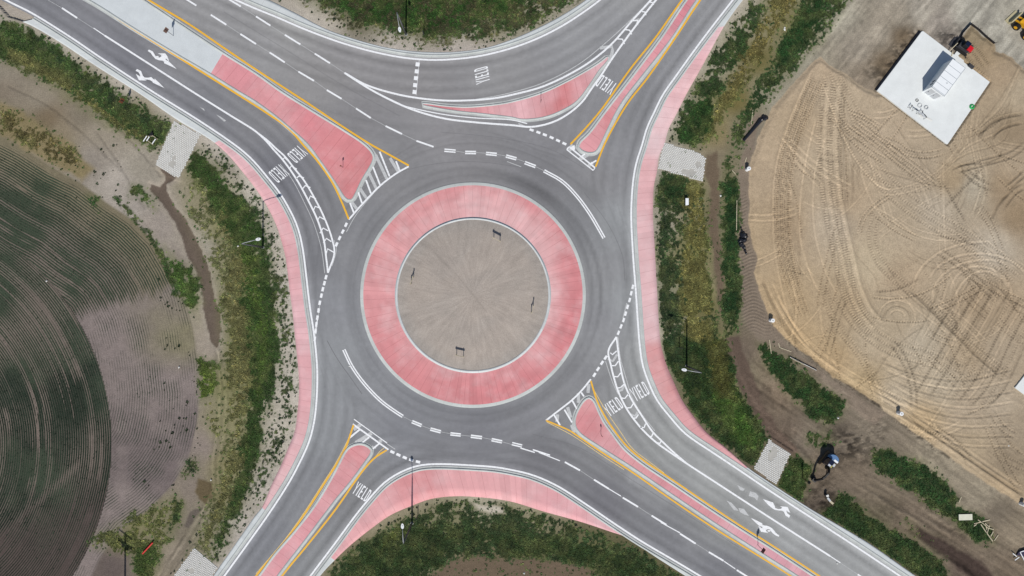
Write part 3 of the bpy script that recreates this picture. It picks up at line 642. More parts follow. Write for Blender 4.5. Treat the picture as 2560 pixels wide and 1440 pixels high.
# lane-use arrows
def T(ox, oy, pts): return [(ox+x/4, oy+y/4) for x, y in pts]
AR = [T(0,0,[(1490,495),(1528,515),(1548,548),(1566,577),(1592,577),(1614,566),(1612,550),(1580,534),(1652,534),(1674,562),(1692,612),(1672,596),(1661,585),(1655,597),(1690,615),(1768,690),(1642,632),(1640,615),(1622,606),(1590,603),(1555,590),(1528,560),(1508,530),(1478,510)]),
      T(0,0,[(1370,690),(1410,710),(1430,760),(1446,775),(1480,777),(1512,770),(1545,800),(1545,785),(1590,825),(1645,881),(1530,828),(1522,815),(1505,803),(1475,795),(1448,797),(1468,806),(1390,803),(1358,738),(1385,755),(1402,768),(1398,742),(1385,722),(1357,708)]),
      T(1920,1080,[(-50,670),(50,705),(68,742),(72,760),(100,770),(128,768),(142,755),(118,742),(195,748),(222,808),(196,796),(182,786),(192,812),(222,835),(210,858),(175,835),(160,800),(140,787),(110,785),(70,778),(50,768),(0,728)]),
      [(1840+x/14.4, 1290+y/14.4) for x, y in [(530,65),(740,160),(960,275),(925,290),(1010,340),(1100,345),(1210,385),(1300,440),(1380,530),(1440,610),(1500,660),(1560,690),(1540,745),(1440,705),(1330,630),(1270,560),(1235,495),(1180,465),(1110,480),(1070,520),(1100,560),(1165,605),(1040,590),(905,570),(850,470),(800,350),(850,385),(935,445),(960,400),(870,355),(880,385),(760,290)]]]
for q in AR:
    r_ = Rib(); r_.poly(q, ZW); r_.build('lane_arrow', M_pw)
r_ = Rib()
a = np.linspace(0, 2*math.pi, 14, endpoint=False)
for cx, cy in ((1922.5, 1327),(393,142.5)): r_.poly([(cx+4.0*math.cos(t), cy+2.6*math.sin(t)) for t in a], ZW)
r_.build('lane_arrow', M_pw)
# ------------------------------------------------------------------ terrain sheet
def axis(lo, hi, segs, far=2600):
    a = []
    for (s, e, d) in segs: a += list(np.arange(s, e, d))
    a = np.array(a); out = [a]; d = segs[0][2]; v = a[0]; L = []
    while v > -far: d *= 1.35; v -= d; L.append(v)
    R_ = []; v = a[-1]; d = segs[-1][2]
    while v < far: d *= 1.35; v += d; R_.append(v)
    return np.array(L[::-1]+list(a)+R_, np.float32)
xs = axis(0, 0, [(-90, 22, 0.2), (22, 89, 0.125)]); ys = axis(0, 0, [(-52, 52, 0.135)])
GX, GY = np.meshgrid(xs, ys); sh = GX.shape
X = (GX*S+1280).ravel(); Y = (720-GY*S).ravel()
Xw = X+8*(fbm(X, Y, 30, 3, 11)-.5)*2; Yw = Y+8*(fbm(X, Y, 30, 3, 12)-.5)*2        # ragged edges
SOIL = [(0,170,138,130,116),(60,60,168,160,150),(0,230,128,118,104),(100,240,140,131,116),(200,300,128,119,104),(250,330,148,139,124),(350,420,152,145,132),(150,330,140,128,108),(120,300,122,108,88),(230,400,142,134,124),(290,450,168,160,150),(330,500,160,152,143),(400,560,150,141,132),(450,660,136,126,118),(340,300,140,130,110),(400,340,158,150,138),
 (480,440,140,132,112),(520,500,142,134,110),(560,560,140,134,100),(590,680,126,122,84),(570,760,134,128,100),(590,860,138,134,106),(570,960,128,124,92),(570,1060,140,134,106),(560,1160,132,124,96),(540,1230,122,114,88),
 (500,620,165,158,146),(530,860,150,140,128),(545,700,150,144,125),(490,960,135,124,116),(500,1120,135,124,116),(480,1220,128,118,108),(430,1380,140,130,115),(400,1440,145,135,118),(460,1340,118,110,96),(500,1350,136,128,112),(340,1300,122,116,88),(300,1360,116,104,96),(280,1420,100,90,86),(360,1420,110,103,92),
 (560,370,188,180,170),(640,480,196,188,177),(690,600,192,184,173),(715,720,194,186,176),(715,860,188,180,170),(725,960,190,182,172),(710,1080,190,182,170),(660,1210,186,178,168),(600,1310,182,174,165),(550,1390,176,168,158),(540,430,160,152,140),
 (300,210,182,174,162),(440,305,180,172,160),(150,110,180,172,160),
 (800,60,184,176,164),(1000,110,186,178,168),(1150,120,182,173,164),(1300,80,178,170,156),(1420,30,176,168,155),(1050,40,110,104,84),(900,20,100,95,75),(1250,30,150,142,124),
 (1850,40,178,170,155),(1780,160,176,168,152),(1700,300,172,164,150),(1660,400,176,168,158),(1655,560,170,162,150),(1665,740,172,166,152),(1670,820,182,174,158),(1720,500,138,130,100),(1740,620,128,122,84),(1750,760,112,102,66),(1770,860,92,86,52),(1800,960,88,84,50),(1760,700,150,142,110),
 (1960,60,128,120,88),(1900,150,112,104,66),(1840,250,112,102,62),(1790,330,134,122,90),(1800,420,130,120,100),(1790,540,116,106,90),(1805,680,112,104,84),(1830,640,130,122,100),
 (2100,40,168,162,146),(2000,150,156,150,134),(1930,240,150,144,128),(1870,330,134,126,112),(1870,470,138,126,114),(1870,600,136,125,112),(1880,760,134,123,110),(1990,900,130,120,106),(2120,1000,122,112,98),
 (2250,40,156,147,132),(2150,120,154,145,131),(2200,80,158,149,134),(2255,90,112,98,80),(2210,160,116,102,84),(2170,190,140,128,112),(2300,30,168,161,148),(2350,60,150,142,132),(2420,40,168,164,152),(2500,80,166,162,150),(2550,20,160,155,142),(2380,110,128,120,112),
 (1850,880,112,100,88),(1900,1000,100,88,76),(1960,1080,104,92,80),(2000,1120,112,102,90),(1850,940,128,120,100),(1930,920,122,110,92),(1950,980,118,104,88),(2050,1080,116,106,92),(2100,1100,112,102,90),(2170,1090,128,118,104),(2130,1180,116,104,90),(2000,1220,108,98,84),(2060,1260,96,86,76),(2040,1180,112,100,86),
 (2200,1220,118,107,92),(2280,1290,116,104,90),(2380,1350,112,100,86),(2460,1330,120,108,92),(2350,1160,148,138,120),(2450,1240,150,140,122),(2540,1330,140,128,110),(2520,1420,112,100,86),(2420,1440,100,88,78),(2250,1340,112,100,86),(2200,1300,100,92,76),(2480,1290,122,112,98),
 (1200,1260,176,168,150),(1000,1320,140,132,110),(900,1400,120,112,90),(1150,1300,138,132,108),(1300,1290,150,142,120),(1200,1400,118,104,86),(1350,1420,112,98,82),(1500,1380,96,90,68),(1600,1420,90,84,64),(1250,1440,108,95,80),
 (0,400,120,112,96),(0,1440,88,80,72),(100,1440,84,76,70)]
col = idw(X, Y, SOIL, 3.2, 14)
mott = fbm(X, Y, 45, 4, 21); fine = fbm(X, Y, 9, 3, 22)
col *= (0.95+0.28*mott)[:, None]
Z = 0.06*(fbm(X, Y, 60, 4, 31)-.5)
green = np.zeros(X.shape, np.float32)            # 0..1 vegetation cover
haze = np.zeros(X.shape, np.float32)
gcol = np.ones(X.shape+(3,), np.float32)*lin((46, 66, 34)).astype(np.float32)
def paintzone(poly, rgb, soft=6, amt=1.0, thr=None, ns=20, seed=40):
    global col
    d = sdf(Xw, Yw, poly); m = sstep(soft, -soft, d)*amt
    if thr is not None: m = m*sstep(thr-.06, thr+.06, fbm(X, Y, ns, 4, seed))
    c = lin(rgb).astype(np.float32)*(0.9+0.2*mott)[:, None]
    col = col*(1-m)[:, None]+c*m[:, None]; return m
def veg(poly, dens, rgb=(46, 66, 34), soft=12, ns=14, seed=50, mix=1.0):
    """dens = fraction of ground covered; patchy at metre scale"""
    global green, gcol
    d = sdf(Xw, Yw, poly); sf = max(soft, 9)*1.5; m = sstep(sf, -sf, d)
    nz = fbm(X, Y, ns*.7, 3, seed)*.55+fbm(X, Y, ns*3.2, 3, seed+7)*.45
    q = np.clip(m*dens, 0, 1); t = .5-.36*(q-.5)*(1+.5*(q > .9)*(q-.9)*10)
    cov = sstep(t-.035, t+.035, nz)*(q > .03)*(.55+.45*sstep(0, .5, q))
    cov = np.clip(cov, 0, 1)*mix; w = cov > green
    global haze, col
    sh_ = sstep(sf*1.6, -sf*.6, d)*min(dens, .85)*(.35+.9*fbm(X, Y, 24, 3, seed+21)); sh_ = np.clip(sh_, 0, .8)
    hc = (lin(rgb)*.55+lin((124, 122, 84))*.6).astype(np.float32); tt_ = (sh_*.62)[:, None]; col = col*(1-tt_)+hc*tt_*(.85+.3*mott)[:, None]; haze = np.maximum(haze, sh_)
    green = np.maximum(green, cov)
    t = (m*(cov > 0.05))[:, None]; gcol = gcol*(1-t)+lin(rgb).astype(np.float32)*t
# ---- crop field
FB = [(-400,120),(0,340),(60,372),(130,418),(200,455),(265,505),(330,548),(385,600),(425,665),(458,735),(482,820),(494,900),(500,985),(492,1060),(470,1150),(430,1215),(372,1275),(305,1325),(250,1395),(225,1450),(140,1700),(-900,1700)]
dF = sdf(X, Y, FB+[(-900, 120)]) if False else None
FBp = FB+[(-900, 100)]
inF = inside(X, Y, FBp); dl, _ = pdist(X, Y, FB); dl = np.where(inF, dl, -dl)
CI = (-330, 1110); rI = np.hypot(X-CI[0], Y-CI[1]); inner = (rI < 608) & (X < 290) & (Y > 300)
inner &= ~((Y > 1330) & (X > 262-(Y-1330)*.1))
field = sstep(-3, 5, dl)
nzf = fbm(X, Y, 110, 4, 60); nzp = fbm(X, Y, 40, 4, 61)
line = np.interp(X, [0, 170, 250, 340, 400, 440, 520], [830, 795, 765, 742, 725, 690, 640])
line = line+30*(fbm(X, Y*0.2, 9, 2, 62)-.5)
up = sstep(26, -26, Y-line)*(~inner)
upc = up*np.clip(0.95+1.5*(nzf-.5)-0.50*sstep(170, 0, dl)+.2*sstep(200, 0, X), 0, 1)*sstep(8, 30, dl)
inc = inner*np.clip(0.90+0.9*(nzf-.5)-0.35*sstep(110, 0, np.hypot(X-70, Y-815)), 0, 1)
inc = inc*(1-0.62*sstep(-40, 60, (Y-1290)+(X-90)*.35+60*(nzp-.5)))
inc *= (1-.5*np.exp(-((( (X-0)*.68+(Y-1345)*.73))/9)**2)*(X < 200))
fsoil = lin((118, 108, 100)).astype(np.float32)*np.ones(X.shape+(1,), np.float32)
bare = lin((137, 126, 122)).astype(np.float32); dk = lin((106, 96, 96)).astype(np.float32); yg = lin((134, 130, 96)).astype(np.float32); tanr = lin((124, 116, 96)).astype(np.float32); br = lin((88, 78, 74)).astype(np.float32)
t = ((~inner)*(1-up))[:, None]*1.0; fsoil = fsoil*(1-t)+bare*t
t = (sstep(.45, .7, fbm(X, Y, 120, 3, 63))*sstep(950, 1100, Y)*(~inner)*.6)[:, None]; fsoil = fsoil*(1-t)+dk*t
t = (sstep(200, 60, dl)*sstep(680, 800, Y)*sstep(950, 850, Y)*(~inner)*.55*nzf*1.6)[:, None]; fsoil = fsoil*(1-np.clip(t,0,1))+yg*np.clip(t,0,1)
t = (up*sstep(160, 10, dl))[:, None]; fsoil = fsoil*(1-t)+tanr*t
t = (inner*sstep(700, 560, Y+X*.3))[:, None]*0; fsoil=fsoil*(1-t)
t = (inner*sstep(1180, 1330, Y+(X-100)*.4))[:, None]; fsoil = fsoil*(1-t)+br*t
dtr = np.abs((X-262)*.74+(Y-860)*.67*-1); 
edge = np.exp(-((rI-616)/6)**2)*(Y > 740)*(Y < 1330)
col = col*(1-field)[:, None]+fsoil*field[:, None]*(0.9+0.2*mott)[:, None]
col *= (1-.10*edge)[:, None]
crop = np.maximum(upc, inc)*field
rd = np.where(inner, rI, dl)+16*(fbm(X, Y, 150, 2, 65)-.5); crop *= 1-.75*sstep(.60, .78, vnoise(rd, Y*.012, 6.5, 72))*sstep(.35, .6, fbm(X, Y, 90, 3, 73))-.3*sstep(.62, .8, vnoise(rd, 0*Y, 15, 74))
faint = ((~inner)*(1-up))*field*np.clip(.10+.5*(nzp-.45), 0, .3)
crop = np.maximum(crop, faint)
row = np.where(inner, (608-rI)/5.6, dl/6.3)           # row number
row = row+0.25*(fbm(X, Y, 80, 2, 64)-.5)+2.2*(vnoise(X, Y, 190, 69)-.5)
gc = lin((53, 66, 52)).astype(np.float32)*(0.85+.3*nzf)[:, None]
g2 = lin((33, 47, 37)).astype(np.float32)
t = (inner*sstep(760, 860, Y)*sstep(.35, .6, fbm(X, Y, 150, 3, 66)))[:, None]; cropc = (gc*(1-t)+g2*t)*(.70+.42*fbm(np.where(inner, rI, dl)+40*(fbm(X, Y, 120, 3, 65)-.5), Y*.08, 13, 3, 67)+.20*fbm(X, Y, 60, 3, 68))[:, None]
# ---- west verge
paintzone([(0,255),(60,280),(110,320),(180,360),(235,425),(200,450),(120,405),(60,370),(0,335)], (142,128,98), 8)
veg([(0,262),(70,292),(120,325),(180,365),(215,420),(190,432),(120,395),(60,360),(0,330)], .50, (88,82,52), ns=8, seed=51)
CH = [(375,460),(397,467),(410,452),(412,440),(400,422),(425,427),(442,446),(425,454),(415,460),(417,480),(435,515),(462,547),(480,580),(495,610),(512,647),(525,685),(530,720),(537,752),(549,777),(552,825),(545,860),(541,872),(527,855),(517,820),(507,770),(502,720),(500,710),(485,672),(465,635),(450,585),(435,555),(405,510),(375,477)]
dC = sdf(X+3*(fine-.5)*2, Y, CH)
m = sstep(16, 2, dC); c = lin((168, 158, 144)).astype(np.float32); col = col*(1-m[:, None]*.75)+c*m[:, None]*.75
m = sstep(1.5, -1.5, dC); c = lin((106, 94, 84)).astype(np.float32); col = col*(1-m[:, None])+c*m[:, None]*(.93+.14*mott)[:, None]
Z -= 0.22*sstep(10, -10, dC)
G1 = [(-40,40),(0,52),(40,60),(95,85),(140,118),(235,185),(330,250),(400,298),(437,318),(425,372),(380,362),(330,332),(250,292),(180,238),(110,192),(50,150),(0,142),(-40,120)]
veg(G1, .95, (54,74,38), 14)
veg([(60,70),(150,135),(250,208),(350,272),(437,322),(430,345),(330,290),(230,225),(130,150)], .55, (42,60,36), 10, 9, 53)
veg([(20,110),(120,165),(250,250),(330,310),(420,365),(330,340),(240,285),(120,200),(20,150)], .8, (98,98,60), 14, 14, 54)
veg([(330,465),(352,468),(372,492),(388,520),(375,512),(345,492),(322,490)], .8, (66,84,44), 6)
veg([(412,618),(440,650),(478,668),(492,700),(496,760),(480,772),(452,742),(430,690)], .95, (66,90,42), 6)
veg([(500,900),(540,915),(543,990),(500,1003)], .85, (82,100,44), 6); veg([(220,490),(243,498),(248,522),(228,512)], .8, (44,74,40), 6)
veg([(520,985),(545,1000),(548,1080),(535,1100),(522,1050)], .5, (98,98,62), 6)
dd, _ = pdist(X, Y, [(290,495),(330,540),(378,590),(400,632),(415,665),(428,700),(440,735)]); m = sstep(12, 4, dd)*sstep(.36, .44, fbm(X, Y, 9, 2, 70)); green = np.maximum(green, m*.9)
veg([(470,440),(520,430),(560,500),(600,600),(620,760),(630,960),(620,1120),(590,1250),(530,1390),(480,1400),(520,1250),(556,1130),(566,960),(556,860),(556,770),(536,690),(500,600),(460,520)], .42, (96,100,66), 16, 9, 52)
G4 = [(480,378),(505,382),(535,410),(565,455),(600,490),(630,520),(652,560),(668,620),(684,690),(692,780),(700,860),(690,960),(668,1010),(650,1080),(640,1150),(628,1200),(596,1270),(560,1350),(545,1392),(530,1398),(560,1300),(586,1230),(602,1180),(600,1120),(615,1060),(610,980),(598,900),(588,800),(600,720),(592,650),(568,590),(538,530),(500,470),(472,420)]
veg(G4, .98, (48,70,32), 12)
veg([(555,520),(600,600),(625,700),(620,820),(640,940),(610,1060),(620,1150),(590,1240),(540,1330),(500,1395),(480,1400),(540,1250),(565,1120),(560,960),(570,860),(556,760),(560,660),(540,580)], .62, (98,98,62), 16, 12, 55)
veg([(600,600),(640,640),(665,740),(680,860),(660,980),(640,1000),(640,800),(610,700)], .8, (64,84,36), 14, 12, 56)
# sparse weeds on the bare strip beside the red apron
SP = [(505,365),(560,385),(620,470),(665,520),(690,580),(712,660),(722,760),(735,860),(738,960),(725,1050),(700,1140),(655,1235),(600,1320),(545,1395),(600,1300),(650,1160),(680,1000),(700,860),(680,700),(655,580),(600,490),(540,410)]
veg(SP, .40, (44,62,34), 10, 8, 57)
paintzone([(495,1195),(530,1208),(532,1240),(512,1262),(490,1228)], (104,92,70), 4); paintzone([(458,1318),(472,1280),(500,1268),(492,1290),(470,1322)], (104,96,88), 3)
for tl in ([(545,880),(548,960),(545,1060),(530,1160),(533,1215),(515,1262),(490,1310),(465,1350),(430,1400),(395,1445)],[(540,872),(560,960),(562,1060),(546,1150),(540,1230),(520,1280),(495,1330),(470,1360)],[(515,1265),(475,1325),(430,1395),(400,1430),(380,1460)]):
    dd, _ = pdist(X+6*(fine-.5), Y, dense(tl, 20)); m = np.exp(-(dd/2.5)**2)*.7; col *= (1+.30*m)[:, None]; m2 = np.exp(-((dd-6)/2.5)**2)*.5; col *= (1-.22*m2)[:, None]; Z -= .06*m
for tl in ([(460,1340),(440,1370),(420,1405),(395,1445)],[(476,1350),(455,1385),(425,1425),(410,1455)],[(240,330),(290,400),(330,470),(360,520)],[(280,300),(350,380),(400,440)],[(20,215),(120,265),(220,345),(300,425)]):
    dd, _ = pdist(X+8*(fine-.5), Y, dense(tl, 20)); m = np.exp(-(dd/3)**2); col *= (1-.25*m)[:, None]; Z -= .05*m
veg([(248,1335),(320,1292),(400,1262),(438,1240),(452,1255),(440,1300),(418,1335),(425,1350),(400,1372),(380,1440),(345,1440),(332,1385),(250,1372),(225,1360)], .62, (88,94,54), 10, 8, 58)
veg([(436,1246),(452,1262),(450,1290),(426,1336),(412,1322),(434,1282)], .98, (36,54,28), 5); veg([(455,1185),(468,1150),(500,1142),(492,1180),(470,1192)], .5, (40,56,34), 5, 5)
veg([(330,1380),(385,1350),(395,1400),(370,1440),(340,1440)], .8, (58,76,36), 8, 9, 59)
# ---- north ground
veg([(640,-80),(1480,-80),(1450,2),(1395,32),(1330,62),(1290,78),(1240,88),(1170,94),(1060,93),(1000,86),(930,64),(870,42),(800,18),(740,-20)], .80, (50,68,36), 14, 11, 61)
veg([(760,-60),(1330,-60),(1290,20),(1200,55),(1120,78),(1060,86),(1010,80),(940,56),(870,30),(800,5)], 1.0, (40,66,28), 14)
veg([(700,-20),(1480,-10),(1440,22),(1340,78),(1250,102),(1140,118),(1050,118),(960,106),(870,80),(790,40)], .28, (60,62,42), 6, 7, 62)
# ---- east ground
veg([(1885,0),(1925,0),(1900,60),(1862,125),(1824,185),(1795,262),(1765,335),(1740,368),(1682,352),(1680,320),(1712,255),(1745,190),(1790,120),(1840,50)], .72, (44,64,34), 10)
veg([(1930,-20),(2005,-20),(1950,90),(1900,160),(1850,222),(1812,292),(1788,335),(1762,350),(1790,262),(1840,152),(1900,60)], .72, (104,98,58), 14, 10, 63)
veg([(1740,250),(1790,230),(1780,320),(1740,366),(1685,350),(1700,310)], .95, (36,62,28), 10)
veg([(2000,-20),(2130,-20),(2085,60),(2025,135),(1965,195),(1915,255),(1885,295),(1862,355),(1845,430),(1848,560),(1852,700),(1856,760),(1842,832),(1815,842),(1805,760),(1800,650),(1802,560),(1802,450),(1820,390),(1838,305),(1880,232),(1920,170),(1960,100)], .66, (42,64,34), 8, 9, 64)
veg([(1812,430),(1842,450),(1846,560),(1850,760),(1836,830),(1818,800),(1806,650),(1808,520)], 1.0, (30,58,28), 5); veg([(2010,0),(2070,0),(2030,90),(1960,160),(1925,200),(1950,120)], .9, (34,62,30), 8)
veg([(1646,428),(1700,428),(1740,470),(1765,470),(1772,540),(1762,640),(1780,740),(1800,850),(1660,860),(1648,720),(1640,560)], .66, (46,62,36), 8, 10, 65)
veg([(1662,440),(1700,428),(1718,460),(1715,500),(1690,510),(1660,490)], 1.0, (32,56,28), 7)
veg([(1715,440),(1755,450),(1768,520),(1770,640),(1785,760),(1780,860),(1715,860),(1700,760),(1700,640),(1712,540)], .78, (100,98,56), 12, 10, 66)
veg([(1652,856),(1700,842),(1760,850),(1812,848),(1828,900),(1848,960),(1872,1000),(1902,1060),(1917,1092),(1902,1140),(1882,1167),(1800,1102),(1738,1032),(1702,965),(1668,905)], 1.0, (38,58,28), 8)
veg([(1780,980),(1830,960),(1860,1010),(1895,1080),(1900,1130),(1850,1110),(1800,1050)], .98, (58,86,34), 16, 14, 67); veg([(1760,850),(1812,850),(1830,930),(1840,1000),(1800,1000),(1770,930)], .9, (74,76,38), 14, 14, 68)
veg([(1660,430),(1690,760),(1705,900),(1735,940),(1700,940),(1655,840),(1644,600)], .75, (40,58,34), 8, 8, 69)
for poly, rgb in (([(1765,388),(1792,378),(1794,425),(1800,480),(1794,540),(1803,620),(1806,700),(1812,780),(1800,780),(1788,700),(1778,600),(1770,540),(1776,470),(1760,440)], (112,98,82)),
    ([(1806,845),(1845,842),(1868,900),(1892,960),(1915,1030),(1955,1080),(2000,1132),(2040,1190),(2010,1180),(1950,1120),(1915,1085),(1895,1050),(1865,990),(1832,930),(1812,880)], (98,84,74))): paintzone(poly, rgb, 5)
dd, _ = pdist(X+10*(fine-.5), Y, dense([(1812,850),(1838,930),(1880,1010),(1925,1080),(1990,1140)], 20)); m = np.exp(-((dd-9)/4)**2); col *= (1+.25*m)[:, None]; Z -= .25*np.exp(-(dd/14)**2)
paintzone([(1884,286),(1912,286),(1888,352),(1872,412),(1876,470),(1874,560),(1886,610),(1898,652),(1888,690),(1902,745),(1930,815),(1965,862),(2020,902),(2080,948),(2140,985),(2210,1035),(2190,1062),(2120,1020),(2070,972),(2005,930),(1950,895),(1905,862),(1870,825),(1852,760),(1848,640),(1846,520),(1850,430),(1862,352)], (134,121,107), 6)
veg([(1902,862),(1958,886),(2010,926),(2062,968),(2112,1008),(2104,1046),(2062,1062),(2012,1022),(1978,992),(1948,952),(1918,912)], .98, (34,60,28), 7)
veg([(2182,1132),(2230,1128),(2292,1150),(2342,1180),(2382,1230),(2392,1268),(2442,1288),(2478,1330),(2484,1356),(2440,1352),(2398,1312),(2340,1272),(2288,1232),(2228,1192),(2190,1162)], 1.0, (36,62,30), 8)
veg([(2020,1088),(2075,1080),(2085,1108),(2050,1118),(2022,1104)], .6, (52,74,36), 8, 8)
veg([(1992,1142),(2030,1160),(2022,1192),(2008,1240),(1990,1272),(1958,1248),(1942,1212),(1970,1150)], .97, (44,66,30), 7)
veg([(2050,1290),(2100,1238),(2150,1260),(2170,1290),(2220,1322),(2290,1352),(2350,1402),(2380,1460),(2300,1450),(2190,1378),(2120,1335),(2080,1310)], .98, (40,62,30), 8)
veg([(2260,1300),(2340,1350),(2290,1340)], .5, (80,84,40), 8)
paintzone([(2290,1315),(2350,1348),(2440,1402),(2500,1450),(2430,1450),(2350,1382),(2300,1345)], (76,64,58), 7); 
for tl, am in (([(2275,1325),(2340,1375),(2420,1425),(2450,1450)], -.45),([(2200,1240),(2300,1300),(2400,1360),(2540,1450)], -.16),([(2150,1215),(2250,1280),(2360,1330),(2480,1410)], .12),([(2110,1180),(2200,1235),(2330,1300),(2470,1370),(2560,1440)], -.15),([(2170,1190),(2260,1240),(2400,1330),(2560,1420)], .14),([(1960,1080),(2010,1130),(2040,1170)], -.3),([(1985,1070),(2040,1130),(2090,1170),(2200,1230)], .12)):
    dd, _ = pdist(X+10*(fine-.5), Y+6*(mott-.5), dense(tl, 20)); m = np.exp(-(dd/5)**2); col *= np.clip(1+am*m, .2, 2)[:, None]; Z += .12*np.sign(am)*m*.6
# churned dark spoil
for (px, py, r_, am) in ((2100,1110,55,.55),(2150,1120,60,.45),(2045,1245,50,.5),(2080,1265,40,.45),(2330,1120,40,.2),(2080,1180,45,.3),(2200,1070,40,.35),(2420,1320,50,.3),(2285,130,26,.6),(2240,165,40,.75),(2265,120,40,.75),(2295,92,26,.6),(2365,95,34,.6),(2210,200,28,.7),(2180,180,26,.4),(2390,80,24,.4)):
    m = sstep(r_*1.1, r_*.4, np.hypot(Xw-px, Yw-py)); nn = fbm(X*1.0+Y*.35, Y*1.6, 13, 4, 80); col *= (1-am*m*sstep(.40, .60, nn)*.9)[:, None]; Z += .28*m*(nn-.5)*am*2
# NE graded earth: streaks along the road
u = (X*.62-Y*.78); v = (X*.78+Y*.62)
mk = sstep(1960, 2060, X)*sstep(400, 260, Y+(X-2400)*.0)
col *= (1+mk*(.42*(fbm(v*1.0, u*.12, 10, 4, 82)-.5)*2+.22*(fine-.5)*2))[:, None]; Z += mk*.05*(fbm(v, u*.2, 12, 3, 83)-.5)
# rutted, crumbly dirt south-east
ms = sstep(1840, 1900, X)*sstep(840, 900, Y); u2 = (X*.82+Y*.57); v2 = (-X*.57+Y*.82)
st2 = fbm(v2, u2*.10, 9, 4, 84); cr2 = fbm(X, Y, 8, 3, 85); col *= (1+ms*(.42*(st2-.5)*2+.30*(cr2-.5)*2*sstep(.4, .6, fbm(X, Y, 50, 3, 86))))[:, None]; Z += ms*(.09*(st2-.5)+.10*(cr2-.5))
# ---- south verge
SG = [(855,1398),(920,1352),(980,1315),(1040,1282),(1090,1258),(1160,1252),(1240,1256),(1300,1270),(1400,1302),(1500,1334),(1560,1352),(1640,1402),(1710,1445),(1700,1500),(820,1500),(822,1430)]
veg(SG, .74, (46,64,36), 6, 10, 71)
veg([(900,1380),(980,1330),(1050,1310),(1150,1322),(1270,1330),(1400,1345),(1520,1370),(1600,1405),(1690,1450),(1580,1450),(1500,1420),(1400,1400),(1280,1400),(1240,1370),(1180,1350),(1120,1380),(1100,1420),(1000,1450),(840,1440)], .95, (42,60,30), 12)
veg([(960,1330),(1010,1310),(1020,1340),(950,1370)], .8, (72,84,38), 12, 10)
paintzone([(1060,1450),(1120,1400),(1200,1388),(1260,1396),(1330,1395),(1400,1402),(1450,1412),(1480,1430),(1530,1450)], (112,98,82), 8)
DS = sdf(Xw, Yw, [(1060,1460),(1120,1404),(1200,1392),(1260,1400),(1330,1400),(1400,1408),(1450,1420),(1480,1440),(1530,1460)]); green *= sstep(-6, 10, DS)
paintzone([(1190,1262),(1215,1268),(1250,1270),(1262,1282),(1230,1290),(1200,1276)], (196,188,172), 5); DS = sdf(Xw, Yw, [(1185,1258),(1262,1266),(1265,1285),(1215,1290),(1190,1275)]); green *= sstep(-4, 6, DS)
# ---- sand pad
SANDP = [(2052,140),(2020,165),(1980,215),(1930,270),(1902,330),(1880,390),(1871,430),(1873,500),(1871,560),(1882,612),(1896,650),(1886,682),(1896,722),(1910,760),(1926,800),(1946,830),(1976,860),(2022,890),(2082,940),(2132,970),(2182,1002),(2250,1056),(2330,1112),(2400,1162),(2470,1212),(2560,1266),(2700,1350),(2900,1300),(2900,120),(2560,175),(2530,145),(2490,128),(2484,110),(2425,62),(2400,100),(2402,125),(2360,150),(2300,200),(2190,232),(2150,214),(2110,180),(2075,165)]
x9, y9 = X+5*(fbm(X, Y, 22, 3, 13)-.5)*2, Y+5*(fbm(X, Y, 22, 3, 14)-.5)*2
dS = np.full(X.shape, 60, np.float32); mb = (X > 1800) & (X < 2960) & (Y > 0) & (Y < 1420)
pp_ = np.array(SANDP); dd, _ = pdist(x9[mb], y9[mb], pp_, True); dS[mb] = np.where(inside(x9[mb], y9[mb], pp_), -dd, dd)
sand = sstep(2, -2, dS)
SC = [(2000,300,178,160,135),(1920,420,178,160,136),(1900,600,176,157,130),(1960,560,168,149,124),(2060,400,182,166,143),(2080,560,184,170,150),(2120,500,176,158,134),(2200,350,180,164,142),(2300,420,176,161,140),(2240,560,178,163,141),(2340,520,180,168,150),(2380,450,168,150,124),(2430,470,178,168,150),(2500,470,160,142,118),(2540,540,150,132,108),(2540,400,170,154,132),(2480,620,186,175,158),(2400,660,176,160,138),(2440,760,168,150,126),(2500,760,172,154,130),(2250,700,176,158,134),(2170,660,190,175,150),(2100,760,174,155,128),(1960,760,176,155,125),(1990,850,176,154,122),(2080,900,178,156,124),(2180,850,180,165,142),(2230,800,176,161,138),(2300,860,184,172,152),(2420,880,172,155,131),(2500,880,172,157,136),(2350,960,184,171,150),(2250,980,184,170,148),(2420,1020,176,161,140),(2500,1010,178,164,144),(2150,960,180,160,128),(2300,1050,178,158,128),(2420,1120,172,156,132),(2520,1160,150,136,116),(2500,1220,172,154,128),(2540,1060,164,150,130),(2450,140,160,142,116),(2500,200,168,150,126),(2540,230,176,162,140),(2440,90,150,136,112),(2530,330,150,134,112),(2090,250,184,168,145),(2060,160,182,164,140)]
sc = idw(X[mb], Y[mb], SC, 3.2, 16)
ns_ = fbm(X[mb], Y[mb], 55, 4, 90); sc *= (0.98+.16*ns_)[:, None]*np.array([1.0, .985, .965], np.float32)
s_ = sand[mb][:, None]; col[mb] = col[mb]*(1-s_)+sc*s_
green *= (1-sand)
Z += sand*0.30*sstep(0, -14, dS)
# dark crumbly rim where the sand pad meets the mud
rim = np.exp(-((dS-3)/4)**2)*sstep(.5, .62, fbm(X, Y, 12, 3, 91))*sstep(950, 1010, Y)*sstep(2420, 2380, X); col *= (1-.6*rim)[:, None]
